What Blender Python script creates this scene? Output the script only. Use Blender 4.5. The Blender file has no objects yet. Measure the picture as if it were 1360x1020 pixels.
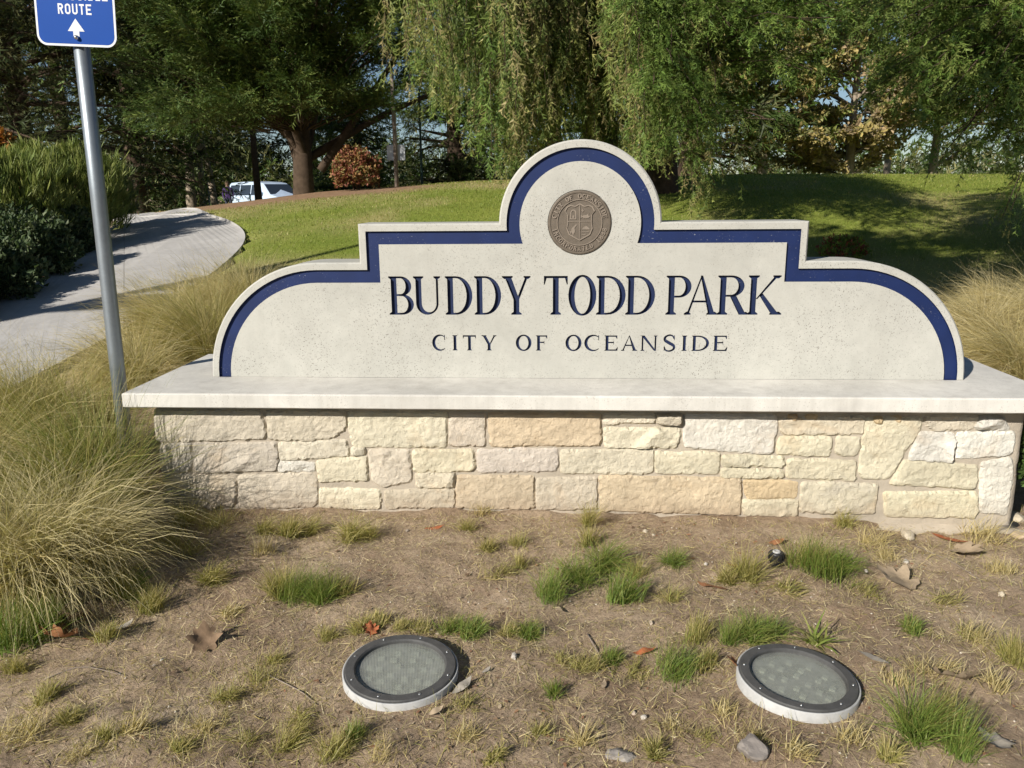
import bpy, math, random
import numpy as np
from mathutils import Vector, Matrix
from mathutils.geometry import delaunay_2d_cdt

random.seed(7)
RNG = np.random.default_rng(7)
scn = bpy.context.scene
COL = scn.collection

# ------------------------------------------------------------------ camera
CAM_F, PITCH, YAW, ROLL = 1058.24, 0.233279, -0.058853, -0.008599   # focal length in photo pixels (1360 wide), radians
CAM = np.array([-0.08186, -3.1, 0.71327])
_cp, _sp, _cy, _sy = math.cos(PITCH), math.sin(PITCH), math.cos(YAW), math.sin(YAW)
FWD = np.array([_sy*_cp, _cy*_cp, -_sp]); _rt = np.array([_cy, -_sy, 0.0]); _up = np.cross(_rt, FWD)
RIGHT = _rt*math.cos(ROLL) + _up*math.sin(ROLL)
UP = -_rt*math.sin(ROLL) + _up*math.cos(ROLL)
cam_d = bpy.data.cameras.new('camera'); cam = bpy.data.objects.new('camera', cam_d); COL.objects.link(cam)
cam_d.sensor_width = 36.0; cam_d.lens = CAM_F/1360*36.0; cam_d.clip_start = 0.05; cam_d.clip_end = 2000
mw = Matrix.Identity(4)
for i in range(3):
    mw[i][0], mw[i][1], mw[i][2], mw[i][3] = RIGHT[i], UP[i], -FWD[i], CAM[i]
cam.matrix_world = mw
scn.camera = cam

# ------------------------------------------------------------------ sky, sun, exposure
SUN_AZ, SUN_EL = math.radians(38), math.radians(29)          # the sun stands behind the camera, to the left
world = bpy.data.worlds.new('World'); scn.world = world; world.use_nodes = True
wn = world.node_tree; wn.nodes.clear()
sky = wn.nodes.new('ShaderNodeTexSky'); sky.sky_type = 'NISHITA'; sky.sun_disc = False
sky.sun_elevation = SUN_EL; sky.sun_rotation = math.pi + SUN_AZ
sky.air_density = 1.0; sky.dust_density = 0.0; sky.ozone_density = 2.0; sky.altitude = 900
bg = wn.nodes.new('ShaderNodeBackground'); bg.inputs[1].default_value = 0.052
wo = wn.nodes.new('ShaderNodeOutputWorld')
wn.links.new(sky.outputs[0], bg.inputs[0]); wn.links.new(bg.outputs[0], wo.inputs[0])
sun_d = bpy.data.lights.new('sun', 'SUN'); sun_d.energy = 5.0; sun_d.angle = math.radians(0.55); sun_d.color = (1.0, 0.95, 0.87)
sun = bpy.data.objects.new('sun', sun_d); COL.objects.link(sun)
sun_dir = Vector((math.sin(SUN_AZ)*math.cos(SUN_EL), math.cos(SUN_AZ)*math.cos(SUN_EL), -math.sin(SUN_EL)))
sun.rotation_euler = sun_dir.to_track_quat('-Z', 'Y').to_euler(); sun.location = (-10, -12, 12)
scn.view_settings.view_transform = 'Standard'; scn.view_settings.look = 'None'
scn.view_settings.exposure = 0.39; scn.view_settings.gamma = 1.0; scn.view_settings.use_curve_mapping = False
scn.cycles.adaptive_threshold = 0.025; scn.cycles.max_bounces = 4; scn.cycles.diffuse_bounces = 2; scn.cycles.glossy_bounces = 2; scn.cycles.transmission_bounces = 3; scn.cycles.transparent_max_bounces = 6
scn.cycles.caustics_reflective = False; scn.cycles.caustics_refractive = False

# ------------------------------------------------------------------ helpers
def tag(o, label=None, cat=None, group=None, kind=None):
    if label: o['label'] = label
    if cat: o['category'] = cat
    if group: o['group'] = group
    o['kind'] = kind or 'thing'
    return o

def empty(name, loc=(0, 0, 0), rz=0.0):
    o = bpy.data.objects.new(name, None); COL.objects.link(o)
    o.location = loc; o.rotation_euler = (0, 0, rz); o.empty_display_size = 0.1
    return o

def obj(name, me, mat=None, parent=None, loc=None):
    o = bpy.data.objects.new(name, me); COL.objects.link(o)
    if mat is not None and len(me.materials) == 0: me.materials.append(mat)
    if parent is not None: o.parent = parent
    if loc is not None: o.location = loc
    return o

def np_mesh(name, V, F, colors=None, smooth=False):
    """V (n,3), F (m,3) or (m,4) or a list of such arrays; colors (n,3) per vertex."""
    V = np.ascontiguousarray(V, dtype=np.float32)
    Fs = F if isinstance(F, list) else [F]
    Fs = [np.asarray(f, dtype=np.int32) for f in Fs if len(f)]
    me = bpy.data.meshes.new(name)
    me.vertices.add(len(V)); me.vertices.foreach_set('co', V.ravel())
    loops = np.concatenate([f.ravel() for f in Fs]); me.loops.add(len(loops)); me.loops.foreach_set('vertex_index', loops)
    tot = np.concatenate([np.full(len(f), f.shape[1], dtype=np.int32) for f in Fs])
    st = np.concatenate([[0], np.cumsum(tot)[:-1]]).astype(np.int32)
    me.polygons.add(len(tot)); me.polygons.foreach_set('loop_start', st); me.polygons.foreach_set('loop_total', tot)
    if smooth: me.polygons.foreach_set('use_smooth', np.ones(len(tot), dtype=bool))
    if colors is not None:
        at_ = me.color_attributes.new('Col', 'FLOAT_COLOR', 'POINT')
        c = np.ones((len(V), 4), dtype=np.float32); c[:, :3] = colors; at_.data.foreach_set('color', c.ravel())
    me.update(calc_edges=True)
    return me

class Geo:
    """collects verts and faces (any polygons) for one mesh"""
    def __init__(s): s.V = []; s.F = []; s.n = 0; s.C = []
    def add(s, V, F, c=None):
        V = np.asarray(V, dtype=float); b = s.n
        s.V.append(V); s.F += [tuple(int(i)+b for i in f) for f in F]; s.n += len(V)
        s.C.append(np.tile(np.array(c if c is not None else (1, 1, 1), dtype=float), (len(V), 1)) if np.ndim(c) < 2 else np.asarray(c))
        return s
    def box(s, x0, x1, y0, y1, z0, z1, c=None):
        return s.add([(x0,y0,z0),(x1,y0,z0),(x1,y1,z0),(x0,y1,z0),(x0,y0,z1),(x1,y0,z1),(x1,y1,z1),(x0,y1,z1)],
                     [(0,3,2,1),(4,5,6,7),(0,1,5,4),(1,2,6,5),(2,3,7,6),(3,0,4,7)], c)
    def tube(s, pts, rad, n=8, c=None, cap=True):
        pts = np.asarray(pts, dtype=float); m = len(pts); rad = np.broadcast_to(np.asarray(rad, dtype=float), (m,))
        d = np.gradient(pts, axis=0); d /= np.linalg.norm(d, axis=1)[:, None] + 1e-9
        ref = np.array([0, 0, 1.0]) if abs(d[0, 2]) < .9 else np.array([1.0, 0, 0])
        a = np.linspace(0, 2*math.pi, n, endpoint=False); V = []
        for i in range(m):
            u = np.cross(d[i], ref); u /= np.linalg.norm(u) + 1e-9; v = np.cross(d[i], u)
            V.append(pts[i] + rad[i]*(np.cos(a)[:, None]*u + np.sin(a)[:, None]*v))
        V = np.concatenate(V); F = []
        for i in range(m-1):
            for j in range(n):
                k = (j+1) % n; F.append((i*n+j, i*n+k, (i+1)*n+k, (i+1)*n+j))
        if cap: F.append(tuple(range(n))[::-1]); F.append(tuple((m-1)*n+j for j in range(n)))
        return s.add(V, F, c)
    def lathe(s, prof, n=48, c=None, center=(0, 0, 0)):
        a = np.linspace(0, 2*math.pi, n, endpoint=False); V = []; F = []
        for r, z in prof: V += [(center[0]+r*math.cos(t), center[1]+r*math.sin(t), center[2]+z) for t in a]
        for i in range(len(prof)-1):
            for j in range(n):
                k = (j+1) % n; F.append((i*n+j, i*n+k, (i+1)*n+k, (i+1)*n+j))
        return s.add(V, F, c)
    def mesh(s, name, smooth=False, col=False):
        V = np.concatenate(s.V); me = bpy.data.meshes.new(name); me.from_pydata(V.tolist(), [], s.F)
        if smooth: me.polygons.foreach_set('use_smooth', np.ones(len(me.polygons), dtype=bool))
        if col:
            at_ = me.color_attributes.new('Col', 'FLOAT_COLOR', 'POINT'); c = np.ones((len(V), 4), dtype=np.float32)
            c[:, :3] = np.concatenate(s.C); at_.data.foreach_set('color', c.ravel())
        me.update(); me.validate(); return me

def _h(ix, iy, s):
    n = (ix.astype(np.int64)*374761393 + iy.astype(np.int64)*668265263 + s*974711) & 0x7fffffff
    n = ((n ^ (n >> 13)) * 1274126177) & 0x7fffffff
    return ((n ^ (n >> 16)) & 0xffff) / 65535.0
def noise2(x, y, s=0):
    x = np.asarray(x, dtype=float); y = np.asarray(y, dtype=float)
    ix = np.floor(x); iy = np.floor(y); fx = x-ix; fy = y-iy; fx = fx*fx*(3-2*fx); fy = fy*fy*(3-2*fy)
    a = _h(ix, iy, s); b = _h(ix+1, iy, s); c = _h(ix, iy+1, s); d = _h(ix+1, iy+1, s)
    return (a*(1-fx)+b*fx)*(1-fy) + (c*(1-fx)+d*fx)*fy
def fbm(x, y, s=0, o=4):
    r = 0; a = .5
    for i in range(o): r = r + a*noise2(x*2**i, y*2**i, s+i*17); a *= .5
    return r - .5*(1-.5**o) + 0.0
def sstep(a, b, x):
    t = np.clip((np.asarray(x, dtype=float)-a)/(b-a), 0, 1); return t*t*(3-2*t)

# ------------------------------------------------------------------ materials
def mat_new(name):
    m = bpy.data.materials.new(name); m.use_nodes = True; nt = m.node_tree; nt.nodes.clear()
    out = nt.nodes.new('ShaderNodeOutputMaterial'); p = nt.nodes.new('ShaderNodeBsdfPrincipled')
    nt.links.new(p.outputs[0], out.inputs[0]); return m, nt, p, out
def nd(nt, t, **kw):
    n = nt.nodes.new(t)
    for k, v in kw.items(): setattr(n, k, v)
    return n
def ramp(nt, src, stops, interp='LINEAR'):
    r = nd(nt, 'ShaderNodeValToRGB'); r.color_ramp.interpolation = interp
    e = r.color_ramp.elements
    while len(e) < len(stops): e.new(.5)
    for el, (p, c) in zip(e, stops):
        el.position = p; el.color = (c, c, c, 1) if np.isscalar(c) else (*c, 1)
    nt.links.new(src, r.inputs[0]); return r.outputs[0]
def noise_tex(nt, scale, detail=4, rough=.6, coord=None, dist=0.0):
    n = nd(nt, 'ShaderNodeTexNoise'); n.inputs['Scale'].default_value = scale; n.inputs['Detail'].default_value = detail
    n.inputs['Roughness'].default_value = rough; n.inputs['Distortion'].default_value = dist
    if coord is not None: nt.links.new(coord, n.inputs['Vector'])
    return n.outputs[0]
def mixc(nt, fac, a, b, mode='MIX'):
    m = nd(nt, 'ShaderNodeMix', data_type='RGBA', blend_type=mode)
    for sock, v in ((m.inputs[0], fac), (m.inputs[6], a), (m.inputs[7], b)):
        if hasattr(v, 'links'): nt.links.new(v, sock)
        elif np.isscalar(v): sock.default_value = v
        else: sock.default_value = (*v, 1)
    return m.outputs[2]
def bump(nt, p, src, strength, dist=.01, prev=None):
    b = nd(nt, 'ShaderNodeBump'); b.inputs['Strength'].default_value = strength; b.inputs['Distance'].default_value = dist
    nt.links.new(src, b.inputs['Height'])
    if prev is not None: nt.links.new(prev, b.inputs['Normal'])
    nt.links.new(b.outputs[0], p.inputs['Normal']); return b.outputs[0]
def simple(name, col, rough=.7, metal=0.0, var=.15, vscale=20, bstr=0.0, bscale=60, attr=False, spec=.4):
    m, nt, p, out = mat_new(name); co = nd(nt, 'ShaderNodeTexCoord').outputs['Object']
    base = col
    if attr: a = nd(nt, 'ShaderNodeAttribute'); a.attribute_name = 'Col'; base = a.outputs['Color']
    n = noise_tex(nt, vscale, 5, .65, co); f = ramp(nt, n, [(.25, 1-var), (.75, 1+var*.6)])
    nt.links.new(mixc(nt, 1.0, base, f, 'MULTIPLY'), p.inputs['Base Color'])
    p.inputs['Roughness'].default_value = rough; p.inputs['Metallic'].default_value = metal
    p.inputs['Specular IOR Level'].default_value = spec
    if bstr: bump(nt, p, noise_tex(nt, bscale, 6, .7, co), bstr, .005)
    return m
def foliage(name, trans=.35, rough=.55, spec=.25, tcol=(1.0, 1.15, .5), shadow=True):
    """two-sided leaf: colour comes with the mesh, some light passes through"""
    m, nt, p, out = mat_new(name)
    a = nd(nt, 'ShaderNodeAttribute'); a.attribute_name = 'Col'
    nt.links.new(a.outputs['Color'], p.inputs['Base Color']); p.inputs['Roughness'].default_value = rough
    p.inputs['Specular IOR Level'].default_value = spec
    t = nd(nt, 'ShaderNodeBsdfTranslucent'); nt.links.new(mixc(nt, 1.0, a.outputs['Color'], tcol, 'MULTIPLY'), t.inputs[0])
    mx = nd(nt, 'ShaderNodeMixShader'); mx.inputs[0].default_value = trans
    nt.links.new(p.outputs[0], mx.inputs[1]); nt.links.new(t.outputs[0], mx.inputs[2]); nt.links.new(mx.outputs[0], out.inputs[0])
    return m

M = {}
def concrete(name, base, dark, speck=.5, speck_scale=170, stain=.25, rough=.85, bstr=.25, grain=260, streak=0.0):
    m, nt, p, out = mat_new(name); co = nd(nt, 'ShaderNodeTexCoord').outputs['Object']
    big = ramp(nt, noise_tex(nt, 2.2, 5, .6, co, .4), [(.3, 1-stain), (.65, 1.05)])
    mid = ramp(nt, noise_tex(nt, 18, 6, .7, co), [(.3, .92), (.7, 1.05)])
    c = mixc(nt, 1.0, base, big, 'MULTIPLY'); c = mixc(nt, 1.0, c, mid, 'MULTIPLY')
    v = nd(nt, 'ShaderNodeTexVoronoi'); v.inputs['Scale'].default_value = speck_scale; nt.links.new(co, v.inputs['Vector'])
    dots = ramp(nt, v.outputs['Distance'], [(.22, 1.0), (.38, 0.0)])
    sel = ramp(nt, noise_tex(nt, speck_scale*.6, 2, .5, co), [(.44, 0.0), (.56, 1.0)])
    patch = ramp(nt, noise_tex(nt, 3.5, 4, .6, co), [(.40, .18), (.60, 1.0)])
    f = mixc(nt, 1.0, mixc(nt, 1.0, dots, sel, 'MULTIPLY'), patch, 'MULTIPLY')
    f = mixc(nt, 1.0, f, (speck,)*3, 'MULTIPLY')
    c = mixc(nt, f, c, dark)
    if streak:                                           # rain streaks running down the edge
        mp = nd(nt, 'ShaderNodeMapping'); mp.inputs['Scale'].default_value = (1.0, 1.0, .08); nt.links.new(co, mp.inputs[0])
        c = mixc(nt, ramp(nt, noise_tex(nt, 16, 5, .7, mp.outputs[0]), [(.46, 0.0), (.72, streak)]), c, (.24, .215, .18))
    nt.links.new(c, p.inputs['Base Color']); p.inputs['Roughness'].default_value = rough; p.inputs['Specular IOR Level'].default_value = .25
    bump(nt, p, noise_tex(nt, grain, 4, .7, co), bstr, .002)
    return m
M['panel'] = concrete('sign_concrete', (.45, .44, .395), (.10, .09, .075), speck=.78, speck_scale=165, stain=.12, streak=.10)
M['cap'] = concrete('cap_concrete', (.64, .615, .56), (.33, .30, .26), speck=.5, speck_scale=120, stain=.22, bstr=.35, grain=180, streak=.25)
M['walk'] = concrete('walk_concrete', (.46, .44, .415), (.30, .28, .25), speck=.35, speck_scale=90, stain=.18, bstr=.3, grain=120)
M['footing'] = concrete('footing_concrete', (.46, .39, .30), (.22, .17, .12), speck=.7, speck_scale=60, stain=.35, bstr=.9, grain=60)

def paint(name, col, rough=.45, chips=(.45, .45, .45)):
    m, nt, p, out = mat_new(name); co = nd(nt, 'ShaderNodeTexCoord').outputs['Object']
    f = ramp(nt, noise_tex(nt, 160, 4, .7, co), [(.64, 0.0), (.70, .8)])
    sel = ramp(nt, noise_tex(nt, 5, 3, .6, co), [(.48, 0.0), (.60, 1.0)])
    base = mixc(nt, 1.0, col, ramp(nt, noise_tex(nt, 9, 5, .6, co), [(.3, .85), (.7, 1.12)]), 'MULTIPLY')
    nt.links.new(mixc(nt, mixc(nt, 1.0, f, sel, 'MULTIPLY'), base, chips), p.inputs['Base Color'])
    p.inputs['Roughness'].default_value = rough; p.inputs['Specular IOR Level'].default_value = .3
    bump(nt, p, noise_tex(nt, 200, 3, .6, co), .12, .002)
    return m
M['blue'] = paint('blue_paint', (.008, .020, .084), .6)
M['blue_letter'] = paint('blue_letter_paint', (.011, .021, .066), .6)

def splash(nt, co, c):
    """soil spattered on the lowest hand's breadth"""
    sx = nd(nt, 'ShaderNodeSeparateXYZ'); nt.links.new(co, sx.inputs[0]); ad = nd(nt, 'ShaderNodeMath', operation='MULTIPLY_ADD')
    nt.links.new(noise_tex(nt, 16, 6, .75, co), ad.inputs[0]); ad.inputs[1].default_value = .22; nt.links.new(sx.outputs[2], ad.inputs[2])
    return mixc(nt, ramp(nt, remap(nt, ad.outputs[0], -.42, -.30), [(0.0, .65), (1.0, 0.0)]), c, (.30, .22, .15))
def remap(nt, src, a, b):
    m_ = nd(nt, 'ShaderNodeMapRange'); m_.inputs[1].default_value = a; m_.inputs[2].default_value = b; nt.links.new(src, m_.inputs[0]); return m_.outputs[0]
def stone_mat():
    m, nt, p, out = mat_new('rough_stone'); co = nd(nt, 'ShaderNodeTexCoord').outputs['Object']
    a = nd(nt, 'ShaderNodeAttribute'); a.attribute_name = 'Col'
    c = mixc(nt, 1.0, a.outputs['Color'], ramp(nt, noise_tex(nt, 9, 6, .65, co, .6), [(.28, .80), (.7, 1.10)]), 'MULTIPLY')
    c = mixc(nt, ramp(nt, noise_tex(nt, 5.5, 4, .6, co, 1.0), [(.56, 0.0), (.75, .30)]), c, (.52, .34, .17))
    c = mixc(nt, ramp(nt, noise_tex(nt, 6.5, 5, .6, co, .5), [(.58, 0.0), (.78, .35)]), c, (.42, .38, .34))
    c = mixc(nt, ramp(nt, noise_tex(nt, 140, 3, .7, co), [(.62, 0.0), (.75, .3)]), c, (.3, .24, .18))
    c = splash(nt, co, c)
    nt.links.new(c, p.inputs['Base Color']); p.inputs['Roughness'].default_value = .9; p.inputs['Specular IOR Level'].default_value = .15
    b1 = bump(nt, p, noise_tex(nt, 38, 8, .72, co, .3), .8, .014)
    bump(nt, p, noise_tex(nt, 210, 4, .7, co), .5, .003, b1)
    return m
M['stone'] = stone_mat()
M['mortar'] = simple('mortar', (.45, .39, .31), .95, var=.22, vscale=14, bstr=.8, bscale=150, spec=.1)
M['bronze'] = simple('bronze', (.145, .118, .09), .6, metal=.2, var=.2, vscale=60, bstr=.15, bscale=300)
M['bronze_hi'] = simple('worn_bronze', (.27, .222, .175), .5, metal=.25, var=.15, vscale=60)
M['galv'] = simple('galvanized_steel', (.27, .30, .325), .45, metal=.7, var=.12, vscale=25, bstr=.05, bscale=200)
M['sign_blue'] = simple('reflective_blue', (.003, .055, .29), .5, var=.05, vscale=10, spec=.12)
M['sign_white'] = simple('reflective_white', (.62, .64, .66), .5, var=.05)
M['dark_metal'] = simple('dark_trim_metal', (.085, .083, .080), .6, metal=.1, var=.35, vscale=35, bstr=.2, bscale=180)
M['pvc'] = simple('pale_plastic', (.46, .455, .44), .6, var=.2, vscale=30, bstr=.15, bscale=90)
M['screw'] = simple('steel_screw', (.55, .55, .55), .3, metal=1.0)
M['black_plastic'] = simple('black_plastic', (.02, .02, .021), .5, var=.2)
M['bark'] = simple('bark', (.085, .06, .042), .95, var=.4, vscale=9, bstr=1.0, bscale=22, spec=.1)
M['pale_bark'] = simple('pale_bark', (.34, .28, .21), .9, var=.35, vscale=6, bstr=.7, bscale=20, spec=.1)
M['needles'] = foliage('needles', .16)
M['leaf'] = foliage('shrub_leaves', .2)
M['grass'] = foliage('grass_blades', .40, .5, .3, (1.0, 1.05, .6))
M['dead_leaf'] = simple('dead_leaf', (1, 1, 1), .8, var=.25, vscale=50, bstr=.3, bscale=90, attr=True)
M['pebble'] = simple('pebble', (1, 1, 1), .85, var=.2, vscale=60, bstr=.3, bscale=120, attr=True)
M['straw'] = simple('straw', (1, 1, 1), .7, var=.1, attr=True)
M['wood_post'] = simple('wood_post', (.26, .21, .17), .9, var=.25, vscale=10, bstr=.4, bscale=60)
# ------------------------------------------------------------------ terrain
G0 = -0.49
_AX = [-40, -14, -8.6, -7.1, -4.7, -1.7, 4, 8.6, 14, 40]; _AZ = [.55, .70, .86, 1.04, 1.32, 1.47, 1.55, 1.50, 1.45, 1.2]
def base_h(x, y):
    """ground height: flat bed at the sign, a lawn rising behind it, falling away beyond the crest"""
    x = np.asarray(x, dtype=float); y = np.asarray(y, dtype=float)
    A = np.interp(x, _AX, _AZ); t = np.clip((y-.9)/13.1, 0, 1)
    P = np.sin(t*math.pi/2)*.55 + t*t*(3-2*t)*.45
    z = G0 + A*P
    far = sstep(15.5, 34, y); z = z*(1-far) + far*(-.25)
    z = z + 3.4*sstep(80, 130, np.hypot(x, y))*sstep(0, 30, y)          # a low hill far off
    z = z - .035*sstep(.6, 1.5, x)*(1-sstep(-.2, .6, y)) - .05*sstep(.3, 1.6, -y)*sstep(-2.5, -.6, -np.abs(x)*.3)*0
    return z
def detail_h(x, y):
    near = (1-sstep(.2, 1.2, y))*sstep(-4.2, -3.4, y)*(1-sstep(3.0, 4.0, np.abs(x)))
    d = .030*fbm(x*1.6, y*1.6, 3, 3) + .036*fbm(x*6, y*6, 9, 3) + .026*fbm(x*19, y*19, 21, 3) + .010*fbm(x*55, y*55, 31, 2)
    far = .06*fbm(x*.5, y*.5, 5, 3)
    # the bed dips round each buried light
    for cx, cy in ((-.475, -1.315), (.515, -1.312)):
        r = np.hypot(x-cx, y-cy); d = d*sstep(.12, .32, r) + (.012+.02*fbm(x*7, y*7, 51, 2))*(1-sstep(.16, .40, r))
    return near*d + (1-near)*far*sstep(.5, 3, y)
def gz(x, y): return base_h(x, y) + detail_h(x, y)
def at(px, py, dz=0.0):
    """the point of the ground seen at a pixel of the photograph"""
    d = FWD + RIGHT*((px-680)/CAM_F) + UP*((510-py)/CAM_F)
    t = np.linspace(.8, 70, 5000); P = CAM + t[:, None]*d
    below = P[:, 2] - dz < gz(P[:, 0], P[:, 1])
    i = int(np.argmax(below)) if below.any() else len(t)-1
    return np.array([P[i, 0], P[i, 1], float(gz(P[i, 0], P[i, 1]))])
def at_dist(px, dist):
    """ground point in the direction of a pixel column, at a horizontal distance"""
    d = FWD + RIGHT*((px-680)/CAM_F) + UP*((510-260)/CAM_F); d = d[:2]/np.linalg.norm(d[:2])
    p = CAM[:2] + d*dist; return np.array([p[0], p[1], float(gz(p[0], p[1]))])

# the walk's two edges (world x, y)
WL = np.array([at(px, py)[:2] for px, py in ((0, 398), (40, 381), (80, 362), (130, 335), (163, 307), (174, 293), (170, 285))])
WR = np.array([at(px, py)[:2] for px, py in ((30, 512), (125, 462), (220, 408), (300, 352), (328, 321), (323, 304), (296, 291), (262, 285))])
WL = np.vstack([WL[0]+(WL[0]-WL[1])*8, WL[0]+(WL[0]-WL[1])*3, WL, WL[-1]+(-.9, .5), WL[-1]+(-2.4, 1.0), WL[-1]+(-6, 1.8)])
WR = np.vstack([WR[0]+(WR[0]-WR[1])*6, WR[0]+(WR[0]-WR[1])*2, WR, WR[-1]+(-1.3, .7), WR[-1]+(-3.2, 1.3), WR[-1]+(-7.5, 2.2)])
def resample(P, n):
    for _ in range(2):                                   # Chaikin smoothing, ends kept
        Q = np.empty((2*len(P)-2, 2)); Q[0::2] = .75*P[:-1]+.25*P[1:]; Q[1::2] = .25*P[:-1]+.75*P[1:]
        P = np.vstack([P[:1], Q, P[-1:]])
    s = np.concatenate([[0], np.cumsum(np.linalg.norm(np.diff(P, axis=0), axis=1))]); t = np.linspace(0, s[-1], n)
    return np.stack([np.interp(t, s, P[:, 0]), np.interp(t, s, P[:, 1])], -1)
NW = 96
WLs, WRs = resample(WL, NW), resample(WR, NW)
def inside_poly(x, y, P):
    r = np.zeros(np.shape(x), dtype=bool); j = len(P)-1
    for i in range(len(P)):
        xi, yi = P[i]; xj, yj = P[j]
        c = ((yi > y) != (yj > y)) & (x < (xj-xi)*(y-yi)/(yj-yi+1e-12)+xi); r ^= c; j = i
    return r
WALK = np.vstack([WLs, WRs[::-1]])

def axis(segs):
    out = [np.arange(a, b, s) for a, b, s in segs]; return np.unique(np.round(np.concatenate(out), 4))
gx = axis([(-600, -100, 50), (-100, -30, 7), (-30, -8, .55), (-8, -2.3, .13), (-2.3, 2.3, .024), (2.3, 8, .14), (8, 30, .55), (30, 100, 7), (100, 601, 50)])
gy = axis([(-600, -60, 60), (-60, -6, 4), (-6, -2.4, .2), (-2.4, .0, .024), (.0, 4, .10), (4, 17, .20), (17, 40, .6), (40, 110, 6), (110, 900, 60)])
X, Y = np.meshgrid(gx, gy)
Z = gz(X, Y)
walk_m = inside_poly(X, Y, WALK); Z = np.where(walk_m, Z-.10, Z)
inwall = (np.abs(X) < 1.55) & (Y > -.12) & (Y < .38); Z = np.where(inwall, Z-.05, Z)
nxg, nyg = len(gx), len(gy); idx = np.arange(nxg*nyg).reshape(nyg, nxg)
F = np.stack([idx[:-1, :-1], idx[:-1, 1:], idx[1:, 1:], idx[1:, :-1]], -1).reshape(-1, 4)
# left of the walk nothing but bare mulch; right of it lawn
wl_x = np.interp(Y, WLs[:, 1][np.argsort(WLs[:, 1])], WLs[:, 0][np.argsort(WLs[:, 1])])
def lawn_mask(x, y):
    n = fbm(x*.7, y*.7, 40, 3)
    wl = np.interp(y, np.sort(WLs[:, 1]), WLs[:, 0][np.argsort(WLs[:, 1])])
    m = sstep(1.9, 3.2, y + n*1.6 + .3*np.clip(-x, 0, 4))*sstep(.0, .8, x-wl)
    return m
def mulch_mask(x, y):
    n = fbm(x*.6, y*.6, 44, 3)
    c = at_dist(365, 16.2)
    return (1-sstep(.7, 1.15, np.hypot((x-c[0])/3.2, (y-c[1])/2.3)+n*.6))
def dry_mask(x, y):
    n = fbm(x*.8, y*.8, 61, 4)
    right = sstep(.2, 2.2, x)*(1-sstep(3.0, 5.4, y-.10*x)); left = (1-sstep(-.6, 1.5, x))*(1-sstep(2.8, 5.6, y))
    crest = sstep(-11, -4.5, -np.abs(x+8.2))*sstep(7, 10, y)*.5
    return np.clip(right*.9+left*.4+crest + n*1.7 - .02, 0, 1)
LM = lawn_mask(X, Y).ravel(); MM = mulch_mask(X, Y).ravel(); DM = dry_mask(X, Y).ravel()
ground_me = np_mesh('ground', np.stack([X.ravel(), Y.ravel(), Z.ravel()], -1), F, np.stack([LM, MM, DM], -1), smooth=True)
m, nt, p, out = mat_new('ground_soil'); co = nd(nt, 'ShaderNodeTexCoord').outputs['Object']
a = nd(nt, 'ShaderNodeAttribute'); a.attribute_name = 'Col'
sp = nd(nt, 'ShaderNodeSeparateColor'); nt.links.new(a.outputs['Color'], sp.inputs[0])
soil = ramp(nt, noise_tex(nt, 3.2, 8, .7, co, .3), [(.3, (.28, .195, .128)), (.55, (.42, .315, .215)), (.75, (.53, .42, .30))])
soil = mixc(nt, 1.0, soil, ramp(nt, noise_tex(nt, 55, 6, .75, co), [(.25, .55), (.7, 1.25)]), 'MULTIPLY')
v = nd(nt, 'ShaderNodeTexVoronoi'); v.inputs['Scale'].default_value = 120; nt.links.new(co, v.inputs['Vector'])
gsel = ramp(nt, noise_tex(nt, 70, 2, .5, co), [(.58, 0.0), (.66, .7)])
soil = mixc(nt, mixc(nt, 1.0, ramp(nt, v.outputs['Distance'], [(.2, 1.0), (.35, 0.0)]), gsel, 'MULTIPLY'), soil, (.47, .40, .31))
grass_c = ramp(nt, noise_tex(nt, 1.6, 6, .65, co), [(.3, (.17, .22, .035)), (.7, (.25, .28, .055))])
grass_c = mixc(nt, 1.0, grass_c, ramp(nt, noise_tex(nt, 26, 5, .8, co), [(.25, .6), (.75, 1.3)]), 'MULTIPLY')
dry_c = ramp(nt, noise_tex(nt, 12, 6, .7, co), [(.3, (.30, .235, .11)), (.7, (.47, .385, .20))])
mulch_c = ramp(nt, noise_tex(nt, 9, 6, .75, co), [(.3, (.20, .12, .07)), (.7, (.38, .25, .15))])
g = mixc(nt, sp.outputs[2], grass_c, dry_c)
c = mixc(nt, sp.outputs[0], soil, g); c = mixc(nt, sp.outputs[1], c, mulch_c)
nt.links.new(c, p.inputs['Base Color']); p.inputs['Roughness'].default_value = .95; p.inputs['Specular IOR Level'].default_value = .1
b1 = bump(nt, p, noise_tex(nt, 60, 8, .75, co), .9, .012); bump(nt, p, noise_tex(nt, 260, 4, .7, co), .5, .004, b1)
ground = obj('ground', ground_me, m); tag(ground, kind='structure')

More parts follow.
